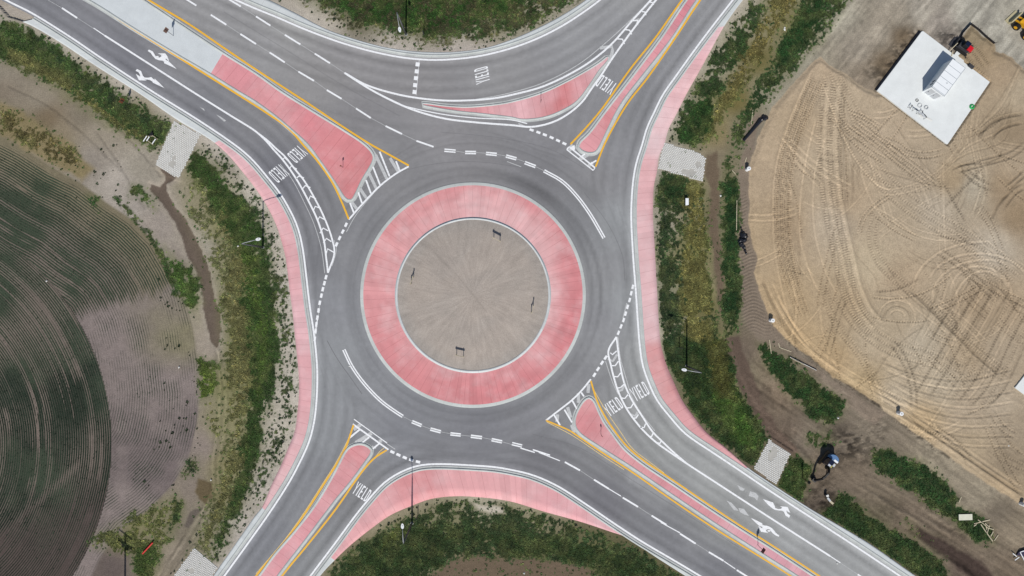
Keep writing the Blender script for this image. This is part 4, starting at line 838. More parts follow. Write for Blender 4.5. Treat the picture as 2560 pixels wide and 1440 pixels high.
# tyre and cleat tracks pressed into the sand
tracks = []
def tk(pts, offs, w=5.5, ribs=0, lt=.12, dp=.05, per=6.6): tracks.append((pts, offs, w, ribs, lt, dp, per))
tk([(2045,190),(2005,280),(1975,360),(1958,450),(1954,540),(1962,640),(1985,730),(2010,800)], [-15,-6,4,13], 4.0, 2, -.02, .03, 5.5)
tk([(2030,175),(1975,300),(1938,420),(1930,520),(1934,620),(1952,720),(1975,800),(2030,880)], [0], 3.5, 0, .14, .05)
tk([(2040,290),(2010,420),(1998,520),(2001,610),(2030,700),(2050,740)], [0], 3.2, 0, .16, .05); tk([(2065,340),(2038,420),(2030,520),(2038,600),(2062,680),(2090,740)], [0], 3.2, 0, .14, .05)
tk([(2070,190),(2062,280),(2058,360),(2060,450),(2075,560),(2095,660),(2112,740)], [-9,9], 5, 1, .10, .04)
MAINB = [(2070,200),(2062,290),(2058,360),(2064,450),(2078,540),(2100,640),(2122,730),(2150,790),(2190,835)]
tk(MAINB, [0], 7, 0, .13, .05); tk(MAINB, [-14,14], 8, 1, .12, .05, 6); tk(MAINB, [-27], 7, 0, .13, .05); tk(MAINB, [-40], 7, 0, -.08, .03)
tk([(2045,190),(2005,280),(1975,360),(1958,450),(1954,540),(1962,640),(1985,730)], [-16,0,16], 9, 2, .04, .03, 5.5)
tk([(2095,200),(2090,300),(2082,400),(2090,500),(2110,620),(2130,720),(2150,790),(2190,830)], [-8,8], 5, 1, .14, .04)
tk([(2100,230),(2105,330),(2108,430),(2112,520)], [-6,6], 4, 2, 0, .03, 5)
tk([(2080,170),(2130,330),(2190,420),(2260,490),(2330,540),(2400,580),(2480,630),(2560,690)], [-10,10,28], 5, 1, .12, .05)
tk([(2085,180),(2150,300),(2230,390),(2300,450)], [-8,8], 4.5, 1, .10, .04); tk([(2050,200),(2100,330),(2150,420),(2200,470),(2240,480)], [0], 3, 0, .18, .05)
tk([(2120,300),(2200,360),(2290,430),(2340,470)], [-14,-5,5,14], 3.5, 2, 0, .03, 5)
tk([(2265,720),(2300,750),(2350,800),(2400,850),(2440,890),(2500,940)], [0], 4.5, 0, -.22, .08); tk([(2290,720),(2340,765),(2400,830),(2470,890),(2530,940)], [0,10], 4.5, 1, .08, .04)
for r_, a0, a1 in ((66,-190,-10),(80,-170,10),(108,-200,-50),(126,-160,-20),(158,-175,-80)):
    tk([(2450+(r_+8*math.sin(a/31+r_))*1.05*math.cos(math.radians(a)), 745+(r_+7*math.cos(a/24+r_))*.92*math.sin(math.radians(a))) for a in np.linspace(a0, a1, 12)], [0], 4, 0, .13, .05)
for r_ in (20,33,46): tk([(2240+r_*math.cos(a), 795+r_*math.sin(a)*.95) for a in np.linspace(-3.6, .9, 14)], [0], 3, 0, .10 if r_ != 33 else -.1, .06)
tk([(2140,600),(2150,550),(2190,505),(2230,480)], [0,9], 3.5, 2, -.04, .04); tk([(2130,620),(2150,650),(2185,690),(2200,760)], [0], 3, 0, -.05, .04)
tk([(2190,520),(2178,600),(2195,650),(2240,700),(2290,740)], [-8,8], 5, 1, .08, .04)
tk([(1925,700),(1975,800),(2050,880),(2140,940),(2240,990),(2330,1030)], [0,14], 4, 0, .12, .05); tk([(1940,740),(2010,850),(2110,930),(2230,1000),(2350,1080),(2450,1150),(2560,1225)], [0,12,26], 4.5, 0, .08, .06)
tk([(1900,690),(1950,800),(2010,880),(2120,960),(2240,1030),(2330,1085),(2440,1160),(2560,1240)], [0], 4.5, 0, -.18, .10)
tk([(2100,720),(2150,800),(2230,860),(2330,890),(2420,930)], [-8,8,24], 5, 1, .10, .04); tk([(2060,700),(2090,800),(2150,880),(2200,960),(2260,1010)], [0,12], 4, 1, .08, .04)
for i in range(13):
    x0 = 2300+i*17; tk([(x0+130-i*2, 690+i*6),(x0+60, 790+i*5),(x0, 890+i*7),(x0-50, 980+i*4)], [0], 3.5, 1 if i % 3 else 0, (.10 if i % 2 else -.10), .05)
for i in range(9):
    x0 = 2350+i*22; tk([(x0, 700),(x0-30, 780),(x0-75, 860)], [0], 3.5, 0, (.09 if i % 2 else -.09), .04)
for i in range(8):
    y0 = 900+i*20; tk([(2190+i*12, y0),(2290, y0+35),(2400, y0+50+i*3),(2540, y0+20+i*8)], [0], 4, 0, (.08 if i % 2 else -.07), .05)
for i in range(5): tk([(2560-i*9, 130+i*31),(2500-i*2+i*i, 240+i*27),(2455-i*12, 300+i*22),(2385-i*8, 380+i*11)], [0], 3.2, 0, (.08 if i % 2 else -.05), .04)
tk([(2380,420),(2450,400),(2520,380),(2560,350)], [0,14], 4, 0, -.14, .08); tk([(2440,350),(2462,318),(2500,296),(2560,284)], [0], 5, 0, -.18, .12)
tk([(2470,360),(2490,330),(2530,312),(2560,308)], [0], 4.5, 0, -.16, .12); tk([(2370,430),(2400,414),(2470,405),(2495,395),(2500,365)], [0], 3, 0, -.16, .08)
tk([(2505,470),(2540,440),(2560,420)], [0,12], 4, 0, -.14, .12); tk([(2490,520),(2530,470),(2560,455)], [0,14], 4, 0, -.10, .10); tk([(2470,560),(2500,500),(2525,480)], [0], 4, 0, -.10, .10)
tk([(2420,100),(2450,140),(2475,175)], [-3,12], 5, 1, -.04, .04, 5); tk([(2395,130),(2430,165),(2470,205)], [-3,10], 5, 1, -.04, .04, 5); tk([(2205,330),(2160,300),(2110,280)], [0,8], 3.5, 2, 0, .03)
r2 = random.Random(5)
for i in range(150):
    cx, cy = r2.uniform(1930, 2540), r2.uniform(260, 1120); L = r2.uniform(70, 240); k = r2.uniform(-1.1, 1.1)
    a = (1.5+.5*(cy-700)/500 if cx < 2150 else .75+.5*math.sin(cx/90))+r2.gauss(0, .35)+(math.pi/2 if r2.random() < .18 else 0)
    pts = []; px, py = cx, cy; aa = a
    for j in range(7): pts.append((px, py)); px += L/6*math.cos(aa); py += L/6*math.sin(aa); aa += k/6
    tk(pts, [-7, 7] if i % 2 else [0], r2.uniform(2.2, 4.0), r2.choice([0, 0, 1, 2]), r2.choice([-.08, .08, .11, .13]), .03)
idx0 = np.where(mb & (dS < 8))[0]; xt, yt = X[idx0], Y[idx0]; hs = np.zeros(len(idx0), np.float32); cs = np.zeros(len(idx0), np.float32)
for pts, offs, w, ribs, lt, dp, per in tracks:
    base = dense(pts, 14)
    for o_ in offs:
        p = off(base, o_) if o_ else base
        x0, y0 = p.min(0)-14; x1, y1 = p.max(0)+14
        m = (xt > x0) & (xt < x1) & (yt > y0) & (yt < y1); ii = np.where(m)[0]
        if not len(ii): continue
        d, t = pdist(xt[ii], yt[ii], p); L = plen(p)
        fade = sstep(0, 25, t)*sstep(L, L-25, t)
        core = sstep(w, w*.6, d)*fade; berm = np.exp(-((d-w*1.15)/(w*.3))**2)*fade
        if ribs == 1: rb = core*(np.sin(t*2*math.pi/per) > 0.1); hs[ii] += -.05*rb+.015*core; cs[ii] += core*lt*.8-.26*rb
        elif ribs == 2: rb = core*(np.sin(t*2*math.pi/per) > 0)*(np.sin(d*2*math.pi/3.6) > -.2); hs[ii] += -.09*rb; cs[ii] += core*.08-.34*rb
        else: cs[ii] += core*lt
        hs[ii] += -dp*core*(ribs == 0)+.04*berm; cs[ii] -= berm*.05
ft = fbm(xt, yt, 7, 3, 93)
col[idx0] *= np.clip(1+1.35*cs+.12*(ft-.5), .4, 1.5)[:, None]; Z[idx0] += np.clip(hs, -.45, .2)+.03*(ft-.5)
# ripple-marked dozer cleats on the mud beside the sand
mr = sstep(4, 9, dS)*sstep(1846, 1856, X)*sstep(1960, 1930, X)*sstep(470, 500, Y)*sstep(860, 800, Y); rp = np.sin((Y+6*np.sin(X/11))*2*math.pi/8.5); Z += mr*.045*rp; col *= (1-mr*.10*(rp < -.1))[:, None]
# sparse weeds dotted on bare ground
nzw = fbm(X, Y, 7, 2, 95)
# ---- road bed cut, smooth join with the aprons
db = np.full(X.shape, 900, np.float32); mR = (X > -1500) & (X < 3900) & (Y > -1400) & (Y < 2700)
dd, _ = pdist(X[mR], Y[mR], ROADPOLY[::2], True); db[mR] = np.where(inside(X[mR], Y[mR], ROADPOLY), -dd, dd)
Z = np.where(db < 0, 0.05, Z); Z = Z*sstep(0, 14, db)+0.06*(1-sstep(0, 14, db)); Z = np.where(db < -3, -0.35, Z)
Z = Z-0.12*sstep(20, 70, db)*sstep(760, 700, X)*sstep(330, 460, Y)       # verge falls slightly to the swale
green *= sstep(1.5, 7, db); crop *= sstep(3, 10, db)
# dark weeds hugging the apron edge
e = np.exp(-((db-3)/2.5)**2)*sstep(.55, .66, fbm(X, Y, 7, 2, 96))*(X < 760)*(Y > 640)*(Y < 1250); green = np.maximum(green, e)
MATP = [[(435,302),(502,336),(447,446),(388,413)], [(1660,357),(1745,381),(1764,395),(1757,455),(1700,437),(1644,421)], [(1922,1099),(1976,1133),(1941,1211),(1884,1171)], [(486,1369),(546,1418),(478,1508),(418,1462)]]
for q in MATP: green *= sstep(1, 5, sdf(X, Y, q)); Z = np.where(sdf(X, Y, q) < 8, 0.03, Z)
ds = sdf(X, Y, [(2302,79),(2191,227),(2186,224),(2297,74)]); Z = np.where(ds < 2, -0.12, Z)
SLAB = [(2302,79),(2472,206),(2367,361),(2191,227)]; ds = sdf(X, Y, SLAB); Z = np.where(ds < 4, -0.05, Z)
# green-on-soil
cov = green
ol = sstep(.42, .68, fbm(X, Y, 22, 4, 99))[:, None]*.28; gcol = gcol*(1-ol)+lin((104, 108, 66)).astype(np.float32)*ol
gv = gcol*(1-.38*sstep(.75, 1, green))[:, None]*(0.5+1.25*fbm(X, Y, 11, 4, 97))[:, None]*(0.85+.5*fbm(X, Y, 120, 2, 98))[:, None]
cov = cov*.9; col = col*(1-cov)[:, None]+gv*cov[:, None]*1.0
# ---- mesh
nx, ny = len(xs), len(ys)
V = np.stack([GX.ravel(), GY.ravel(), Z.reshape(-1)], 1)
i = (np.arange(ny-1)[:, None]*nx+np.arange(nx-1)[None]).ravel()
me = np_mesh('ground', V, np.stack([i, i+1, i+nx+1, i+nx], 1))
setcol(me, np.clip(col, 0, 1)*KALB); setcol(me, np.clip(cropc, 0, 1)*KALB, 'Crop')
for nm, arr in (('row', row), ('crop', crop), ('veg', green)):
    a = me.attributes.new(nm, 'FLOAT', 'POINT'); a.data.foreach_set('value', arr.astype(np.float32).ravel())
me.polygons.foreach_set('use_smooth', np.ones(len(me.polygons), bool))
def ground_mat():
    m, nt, b = newmat('ground_soil'); co = objco(nt)
    A = lambda n, o='Fac': N(nt, 'ShaderNodeAttribute', attribute_name=n).outputs[o]
    n1 = noise(nt, co, 1.3, 5, .65); n2 = noise(nt, co, 6, 5, .75); n3 = noise(nt, co, 20, 2, .6)
    c = mixrgb(nt, A('Col', 'Color'), ramp(nt, n1, [(.3, .88), (.7, 1.1)]), 1.0, 'MULTIPLY')
    c = mixrgb(nt, c, ramp(nt, n2, [(.25, .66), (.75, 1.32)]), 1.0, 'MULTIPLY')
    # planted rows
    rw = math_(nt, 'ADD', A('row'), math_(nt, 'MULTIPLY', n2, .25))
    s = math_(nt, 'SINE', math_(nt, 'MULTIPLY', rw, 2*math.pi))
    plant = ramp(nt, math_(nt, 'ADD', math_(nt, 'MULTIPLY', s, .40), math_(nt, 'ADD', math_(nt, 'MULTIPLY', n2, .55), math_(nt, 'SUBTRACT', math_(nt, 'MULTIPLY', A('crop'), .90), .24))), [(.40, 0.0), (.62, 1.0)])
    cr = mixrgb(nt, A('Crop', 'Color'), ramp(nt, n3, [(.3, .55), (.7, 1.6)]), 1.0, 'MULTIPLY')
    pm = math_(nt, 'MULTIPLY', plant, ramp(nt, A('crop'), [(0.02, 0.0), (.10, .85), (.5, .95)]))
    c = mixrgb(nt, c, cr, pm)
    nt.links.new(c, b.inputs['Base Color']); b.inputs['Roughness'].default_value = .95; b.inputs['Specular IOR Level'].default_value = .08
    bump(nt, b, math_(nt, 'ADD', math_(nt, 'ADD', n2, math_(nt, 'MULTIPLY', n3, .5)), math_(nt, 'MULTIPLY', pm, .8)), .8, .07); return m
g = link('ground', me, ground_mat()); tag(g, kind='structure')
def zat(px, py):
    x, y = P2(px, py); j = min(max(int(np.searchsorted(xs, x)), 0), nx-1); i_ = min(max(int(np.searchsorted(ys, y)), 0), ny-1)
    return float(Z.reshape(ny, nx)[i_, j])

# ------------------------------------------------------------------ real plants: tufts and weeds (one mesh each, nobody could count them)
def tufts(name, px, py, rad, hgt, colr, nbl=6, label=None):
    n = len(px); x = (px-1280)/S; y = (720-py)/S
    ix = np.clip(np.searchsorted(xs, x), 0, nx-1); iy = np.clip(np.searchsorted(ys, y), 0, ny-1)
    z = Z.reshape(ny, nx)[iy, ix]-0.01
    T_ = rng.random((n, nbl))*.8+np.linspace(0, 2*math.pi, nbl, endpoint=False)[None]; Rr = rad[:, None]*(.55+.6*rng.random((n, nbl))); Hh = hgt[:, None]*(.35+.8*rng.random((n, nbl)))
    cx, sx = np.cos(T_), np.sin(T_); w = Rr*.30
    X0, Y0, Z0 = x[:, None], y[:, None], z[:, None]
    a = np.stack([X0-sx*w*.6+cx*Rr*.1, Y0+cx*w*.6+sx*Rr*.1, Z0+0*Rr], -1); b_ = np.stack([X0+sx*w*.6+cx*Rr*.1, Y0-cx*w*.6+sx*Rr*.1, Z0+0*Rr], -1)
    c = np.stack([X0+cx*Rr*.6+sx*w, Y0+sx*Rr*.6-cx*w, Z0+Hh*.8], -1); d = np.stack([X0+cx*Rr, Y0+sx*Rr, Z0+Hh*.75], -1); d2 = np.stack([X0+cx*Rr*.6-sx*w, Y0+sx*Rr*.6+cx*w, Z0+Hh], -1)
    V = np.stack([a, b_, c, d, d2], 2).reshape(-1, 3); k = np.arange(n*nbl)*5
    F = np.concatenate([np.stack([k, k+1, k+2, k+4], 1), np.stack([k+4, k+2, k+3, k+3], 1)])
    F1 = np.stack([k, k+1, k+2], 1); F2 = np.stack([k, k+2, k+4], 1); F3 = np.stack([k+4, k+2, k+3], 1)
    me = np_mesh(name, V, np.concatenate([F1, F2, F3]))
    cc = np.repeat(colr, nbl*5, 0)*(.5+1.0*np.repeat(rng.random(n*nbl), 5))[:, None]; setcol(me, np.clip(cc, 0, 1)*KALB)
    o = link(name, me, M_leaf); tag(o, label, name.replace('_', ' '), kind='stuff'); return o
m_, nt, b = newmat('leaf'); at = N(nt, 'ShaderNodeAttribute', attribute_name='Col'); nt.links.new(at.outputs['Color'], b.inputs['Base Color']); b.inputs['Roughness'].default_value = .7; b.inputs['Specular IOR Level'].default_value = .15; M_leaf = m_
def sample(n, wfun):
    px = rng.random(n)*2660-50; py = rng.random(n)*1540-50
    x = (px-1280)/S; y = (720-py)/S; ix = np.clip(np.searchsorted(xs, x), 0, nx-1); iy = np.clip(np.searchsorted(ys, y), 0, ny-1); id_ = iy*nx+ix
    k = rng.random(n) < wfun(id_, px, py); return px[k], py[k], id_[k]
px, py, id_ = sample(460000, lambda i_, a, b: (green[i_]**1.2*.9+haze[i_]*.13)*.72*(db[i_] > 3))
gsc = (.40+1.5*fbm(px, py, 16, 3, 101)**1.3)[:, None]; dry = (rng.random(len(px)) < .15)[:, None]; gsc = gsc*np.where(dry, np.array([1.6, 1.45, 1.35]), 1.0)
tufts('grass', px, py, .11+.20*rng.random(len(px)), .05+.13*rng.random(len(px)), gcol[id_]*gsc*1.6*(1-.30*sstep(.75, 1, green[id_]))[:, None], 5, 'short green and olive grass and weeds covering the verges')
# separate dark weeds standing on bare soil near vegetation
gb = green.reshape(ny, nx)
def wsp(i_, a, b):
    e = (db[i_] > 4) & (db[i_] < 95) & (sand[i_] < .1) & (crop[i_] < .2) & ~((a > 1860) & (b > 200)) & ~((a > 2050) & (b < 300))
    e2 = (a > 360) & (a < 520) & (b > 650) & (b < 1230) & (dl[i_] > -25) & (dl[i_] < 95) & (dC[i_] > 10)
    e3 = (a > 180) & (a < 345) & (b > 360) & (b < 500)
    q = fbm(a, b, 40, 2, 103)
    for q_ in MATP: e = e & (sdf(a, b, q_) > 3)
    return (e*.13+e2*.09*sstep(.45, .6, q)+e3*.10*sstep(.4, .6, q))*(green[i_] < .4)
px, py, id_ = sample(120000, wsp); wc = lin((40, 54, 34))*np.ones((len(px), 3))*(.6+.8*rng.random((len(px), 1)))
tufts('weeds', px, py, .12+.22*rng.random(len(px))**2, .08+.16*rng.random(len(px)), wc, 8, 'scattered dark weeds dotting the bare sandy soil')
# crop plants along the rows in the nearer, dense part
def wcrop(i_, a, b):
    c = crop[i_]; k = np.where(c > .15)[0]; ak, bk = a[k], b[k]; ri = np.hypot(ak-CI[0], bk-CI[1]); dd_, _ = pdist(ak, bk, FB)
    rw = np.where(inner[i_[k]], (608-ri)/5.6, dd_/6.3)+0.25*(fbm(ak, bk, 80, 2, 64)-.5)+2.2*(vnoise(ak, bk, 190, 69)-.5); out = np.zeros(len(a)); out[k] = (np.cos((rw-.25)*2*math.pi) > .3)*np.clip(c[k]-.12, 0, 1)*.55; return out
px, py, id_ = sample(420000, wcrop)
tufts('crop_plants', px, py, .07+.08*rng.random(len(px)), .08+.10*rng.random(len(px)), cropc[id_]*(.9+1.1*rng.random((len(px), 1))), 4, 'low green crop growing in curved rows on the field')
# clods of earth
def wcl(i_, a, b):
    q = np.zeros(len(a))
    for (cx, cy, r_) in ((2100,1115,60),(2150,1120,60),(2045,1250,50),(2080,1265,40),(2235,170,55),(2270,115,45),(2290,90,30),(2365,95,35),(2400,1330,50),(2250,1310,50),(1900,1000,40),(1950,1090,40),(2200,1075,45),(2080,1185,50)): q = np.maximum(q, sstep(r_*1.3, r_*.3, np.hypot(a-cx, b-cy)))
    return q*.8*sstep(.36, .58, fbm(a, b, 14, 3, 105))*(ds[i_] > 6)
px, py, id_ = sample(120000, wcl)
n = len(px); x = (px-1280)/S; y = (720-py)/S; z = Z[id_]; r_ = .05+.16*rng.random(n)**2
ph = rng.random(n)*6.28; Vv = []
oc = np.array([(1,0,0),(0,1,0),(-1,0,0),(0,-1,0),(0,0,1)], float)
Vv = np.stack([np.stack([x+r_*(o[0]*np.cos(ph)-o[1]*np.sin(ph)), y+r_*(o[0]*np.sin(ph)+o[1]*np.cos(ph)), z-.02+r_*o[2]*.9+.0*x], -1) for o in oc], 1).reshape(-1, 3)
k = np.arange(n)*5; F = np.concatenate([np.stack([k+a_, k+(a_+1) % 4, k+4], 1) for a_ in range(4)])
me = np_mesh('soil_clods', Vv, F); cc = np.repeat(np.clip(col[id_], 0, 1)*(.7+.6*rng.random((n, 1))), 5, 0); setcol(me, cc*KALB)
tag(link('soil_clods', me, M_leaf), 'loose clods of dark dug earth around the ditch works', 'soil clods', kind='stuff')
# ------------------------------------------------------------------ objects
m = mat_noisy
galv = m('galvanised_steel', (176, 180, 182), .5, .08, 2, 20, .3); lampw = m('lamp_housing', (228, 232, 235), .5, .04); lens = m('lamp_lens', (180, 188, 192), .3, .03)
black = m('black_rubber', (26, 26, 30), .6, .15); blackp = m('black_plastic', (30, 32, 40), .35, .2, 4, 10, 0, .5, .5); wood = m('pale_wood', (196, 186, 160), .8, .12); darkw = m('dark_wood', (92, 76, 62), .9, .15)
rust = m('brown_sign_back', (124, 92, 80), .7, .1); rusty = m('rusty_sign_back', (126, 76, 54), .8, .14); rose = m('dull_red_sign_back', (128, 70, 78), .7, .08); whitep = m('white_sheet_metal', (240, 244, 247), .45, .03); seam = m('grey_seam', (150, 160, 168), .6, .05)
pvc = m('white_pipe', (238, 240, 242), .45, .04); pvcin = m('pipe_cap', (150, 156, 160), .6, .05); red = m('red_paint', (214, 28, 44), .4, .06); redp = m('red_pole_paint', (200, 44, 40), .6, .12); blue = m('steel_blue_paint', (96, 130, 172), .4, .06)
yel = m('machine_yellow', (226, 168, 34), .5, .08); glass = m('dark_glass', (22, 28, 52), .1, .05, 2, 10, 0, 0, .8); slabm = concrete_mat('new_slab_concrete', (226, 230, 230), 0, 0, .055); matc = m('mat_block', (216, 216, 213), .85, .10, 1, 8); matg = m('mat_joint', (178, 176, 170), .9, .12)
green_ = m('hose_green', (44, 168, 92), .5, .12); ply = m('pale_panel', (214, 214, 196), .8, .1, 2, 7); tyre = m('tyre', (30, 28, 28), .8, .1); steel = m('dark_steel', (62, 62, 66), .6, .15); white_ = m('white_debris', (226, 226, 222), .7, .06); yellowp = m('yellow_part', (216, 208, 90), .5, .05); lightgrey = m('light_grey_paint', (196, 200, 204), .5, .06); brownm = m('mud_steel', (112, 92, 70), .8, .2)
signf = m('sign_face', (214, 170, 50), .5, .04)

# street lamps
def make_lamp():
    t = empty('street_lamp', (0, 0, 0))
    b = MB(); b.tube([(0,0,0),(0,0,.12)], .24, 12); b.build('base_plate', galv, t)
    b = MB(); b.tube([(0,0,.1),(0,0,9.3)], [.17,.09], 12); b.build('pole', m('shaded_pole', (92, 94, 96), .6, .1), t, True)  # pole steel coloured darker to stand for its sunless side
    b = MB(); b.tube([(0,0,9.15),(.3,0,9.45),(1.2,0,9.6),(2.45,0,9.62)], [.065,.06,.05,.045], 8); b.build('arm', galv, t, True)
    b = MB(); b.prism([(2.35+.42*(1+math.cos(a)), .21*math.sin(a)*(1.1-.15*math.cos(a))) for a in np.linspace(0, 2*math.pi, 18, endpoint=False)], 9.56, 9.70)
    h = b.build('lamp_head', lampw, t, False, .02)
    b = MB(); b.tube([(2.75,0,9.53),(2.75,0,9.56)], .14, 12); b.build('lens', lens, h)
    b = MB(); b.tube([(2.8,0,9.70),(2.8,0,9.76)], .07, 8); b.build('sensor', lens, h)
    return t
L0 = make_lamp()
for i, (px, py, ang, lab) in enumerate(((1015,86,-80,'tall steel street lamp in the grass at the top edge of the photo'),(657,618,14,'tall steel street lamp on the weedy bank beside the red pavement on the left'),(1716,915,170,'tall steel street lamp in the dark grass right of the roundabout'),(1030,1308,92,'tall steel street lamp below the red pavement, its shadow crossing the road'))):
    o = L0 if i == 0 else copy_tree(L0); o.location = P(px, py, zat(px, py)-.05); o.rotation_euler = (0, 0, math.radians(ang)); tag(o, lab, 'street lamp', 'street lamps round the roundabout')
# marker posts near each lamp
b = MB(); b.tube([(0,0,0),(0,0,1.7)], .07, 8); b.box((0,0,1.85), (.16,.06,.34))
mp = b.build('marker_post', steel)
for i, (px, py, lab) in enumerate(((1060,88,'short dark marker post in the sand right of the top street lamp'),(1045,1287,'short dark marker post in the grass beside the lower street lamp'),(1698,868,'short dark marker post in the dark grass left of the lamp shadow'))):
    o = mp if i == 0 else mp.copy()
    if i: COL.objects.link(o)
    o.location = P(px, py, zat(px, py)); tag(o, lab, 'post', 'marker posts near the lamps')

# chevron boards on the central island: two timber posts and a board
def make_board():
    t = empty('sign_board', (0, 0, 0))
    b = MB(); b.box((0,0,1.42), (1.55,.05,.46)); p = b.build('panel', wood, t)
    b = MB()
    for k in range(0): b.prism([(-.68+k*.36,-.2),(-.56+k*.36,-.2),(-.38+k*.36,0),(-.56+k*.36,.2),(-.68+k*.36,.2),(-.5+k*.36,0)], 0, .01, Matrix.Translation((0,-.03,1.42)) @ Matrix.Rotation(math.pi/2, 4, 'X'))
    for s in (-1, 1):
        b = MB(); b.beam((s*.58,.06,-.1),(s*.58,.06,1.75), .09, .09); b.build('leg', wood, t)
    return t
B0 = make_board()
for i, (x0, y0, x1, y1, lab) in enumerate(((1232,594,1251,604,'two-legged timber sign board at the top of the dirt island'),(1025,712,1033,690,'two-legged timber sign board at the left of the dirt island'),(1137,888,1160,893,'two-legged timber sign board at the bottom of the dirt island'),(1329,785,1336,762,'two-legged timber sign board at the right of the dirt island'))):
    o = B0 if i == 0 else copy_tree(B0); px, py = (x0+x1)/2, (y0+y1)/2; r_ = math.hypot(px-C0[0], py-C0[1])
    h = .27+.55*(1-(r_/188)**2)-.03
    o.location = P(1280+(px-1280)/1.017, 720+(py-720)/1.017, h); 
    o.rotation_euler = (0, 0, math.atan2(-(y1-y0), x1-x0)); tag(o, lab, 'sign', 'sign boards round the dirt island')

# rectangular warning signs seen from behind
def make_sign(mt, mf=None):
    t = empty('road_sign', (0, 0, 0))
    b = MB(); b.beam((0,0,0),(0,0,2.95), .06, .06); b.build('post', steel, t)
    b = MB(); b.box((0,-.045,2.42), (.82,.012,1.06)); p = b.build('panel', mt, t)
    b = MB(); b.box((0,-.06,2.42), (.80,.012,1.04)); b.build('face', signf, p)
    return t
for (px, py, ang, mt, lab, z) in ((434.5,90,57+180,rust,'brown-backed road sign standing on the white concrete median',.14),(1894,1362,57,rose,'dull red-backed road sign on the narrow pink median at lower right',.14),(325,262,57+180,rusty,'rust-backed road sign standing in the weeds beside the pale pavement',.0)):
    o = make_sign(mt); o.location = P(px, py, z); o.rotation_euler = (0, 0, math.radians(ang)); tag(o, lab, 'road sign')
# thin sign posts on the islands
def make_thin():
    t = empty('keep_right_sign', (0, 0, 0))
    b = MB(); b.beam((0,0,0),(0,0,2.0), .05, .05); b.build('post', steel, t)
    b = MB(); b.box((0,-.03,1.75), (.30,.012,.55)); b.build('panel', rusty, t); return t
T0 = make_thin()
for i, (px, py, ang, lab) in enumerate(((858,419,35,'slim dark sign post on the wide red left-hand median tip'),(1502,1085,-40,'slim dark sign post on the red median tip at lower right'),(1352,257,80,'slim dark sign post on the crescent-shaped red island'))):
    o = T0 if i == 0 else copy_tree(T0); o.location = P(px, py, .14); o.rotation_euler = (0, 0, math.radians(ang)); tag(o, lab, 'sign', 'slim signs on the traffic islands')

# utility cabinet
t = empty('utility_cabinet', P(1714.5, 505.5, zat(1714, 505)))
b = MB(); b.box((0,0,.42), (.46,1.05,.84)); bd = b.build('body', m('cabinet_green', (70, 96, 92), .5, .06), t, False, .02)
b = MB(); b.box((0,0,.87), (.52,1.12,.07)); b.build('lid', whitep, t, False, .01)
b = MB(); b.box((0,-.54,.45), (.34,.02,.6)); b.build('door', whitep, bd)
tag(t, 'small utility cabinet with a white lid in the grass below the block mat', 'cabinet')

# white riser pipes
def make_riser():
    t = empty('riser_pipe', (0, 0, 0))
    b = MB(); rr = [.30+.014*(k % 2) for k in range(23)]
    b.tube([(0,0,-.1+k*.054) for k in range(23)], rr, 20, False); b.build('pipe', pvc, t, False)
    b = MB(); b.tube([(0,0,1.07),(0,0,1.13),(0,0,1.15)], [.33,.33,.24], 20); c = b.build('cap', pvc, t)
    b = MB(); b.tube([(0,0,1.14),(0,0,1.165)], .11, 12); b.build('hole', pvcin, c)
    return t
R0 = make_riser()
for i, (px, py, lab) in enumerate(((1867,424,'white capped pipe standing in the mud below the long black pipe'),(1926,800.5,'white capped pipe at the left edge of the sand'),(2243,1031,'white capped pipe at the lower edge of the sand'),(2551,1258,'white capped pipe at the right edge of the photo'))):
    o = R0 if i == 0 else copy_tree(R0); o.location = P(px, py, zat(px, py)); tag(o, lab, 'pipe', 'white pipes round the sand pad')

# silt fence round the dug pit beside the slab
b = MB(); q = [(2397,118),(2398,98),(2404,84),(2425,61),(2445,76),(2462,92),(2484,110)]
q = [P(*p_) for p_ in q]
for a_, c_ in zip(q[:-1], q[1:]):
    z0 = .0; b.beam((a_[0],a_[1],.25),(c_[0],c_[1],.25), .06, .5)
t = b.build('silt_fence', blackp); 
for p_ in q:
    b = MB(); b.beam((p_[0]+.05,p_[1]+.05,-.1),(p_[0]+.05,p_[1]+.05,.75), .05, .05); b.build('stake', darkw, t)
tag(t, 'low black silt fence angled round the sand patch above the slab', 'silt fence')

# concrete slab
b = MB(); b.prism([P2(*p_) for p_ in [(2302,80),(2306,79),(2472,206),(2367,361),(2363,360),(2191,227)]], -.1, .26); sl = b.build('concrete_slab', slabm, None, False, .02)
b = MB(); b.prism([P2(*p_) for p_ in [(2300,78.5),(2190,226),(2187.5,224.2),(2298,76.5)]], -.1, .12); b.build('slab_edge_shade', blackp, sl)  # black strip added as the shade along the slab's left side
tag(sl, 'white square concrete slab poured on the building site', 'slab')
b = MB(); b.prism([P2(*p_) for p_ in [(2381,141),(2398,118),(2412,129),(2418,134),(2408,150),(2406,170)]], -.05, .22); tag(b.build('concrete_apron', slabm), 'small concrete strip jutting out of the slab towards the red machine', 'concrete strip')
b = MB(); b.prism([P2(*p_) for p_ in [(2532,968),(2562,930),(2700,1020),(2650,1060),(2580,1004)]], -.05, .55); tag(b.build('concrete_slab', slabm), 'corner of a second white slab cut by the right edge', 'slab')
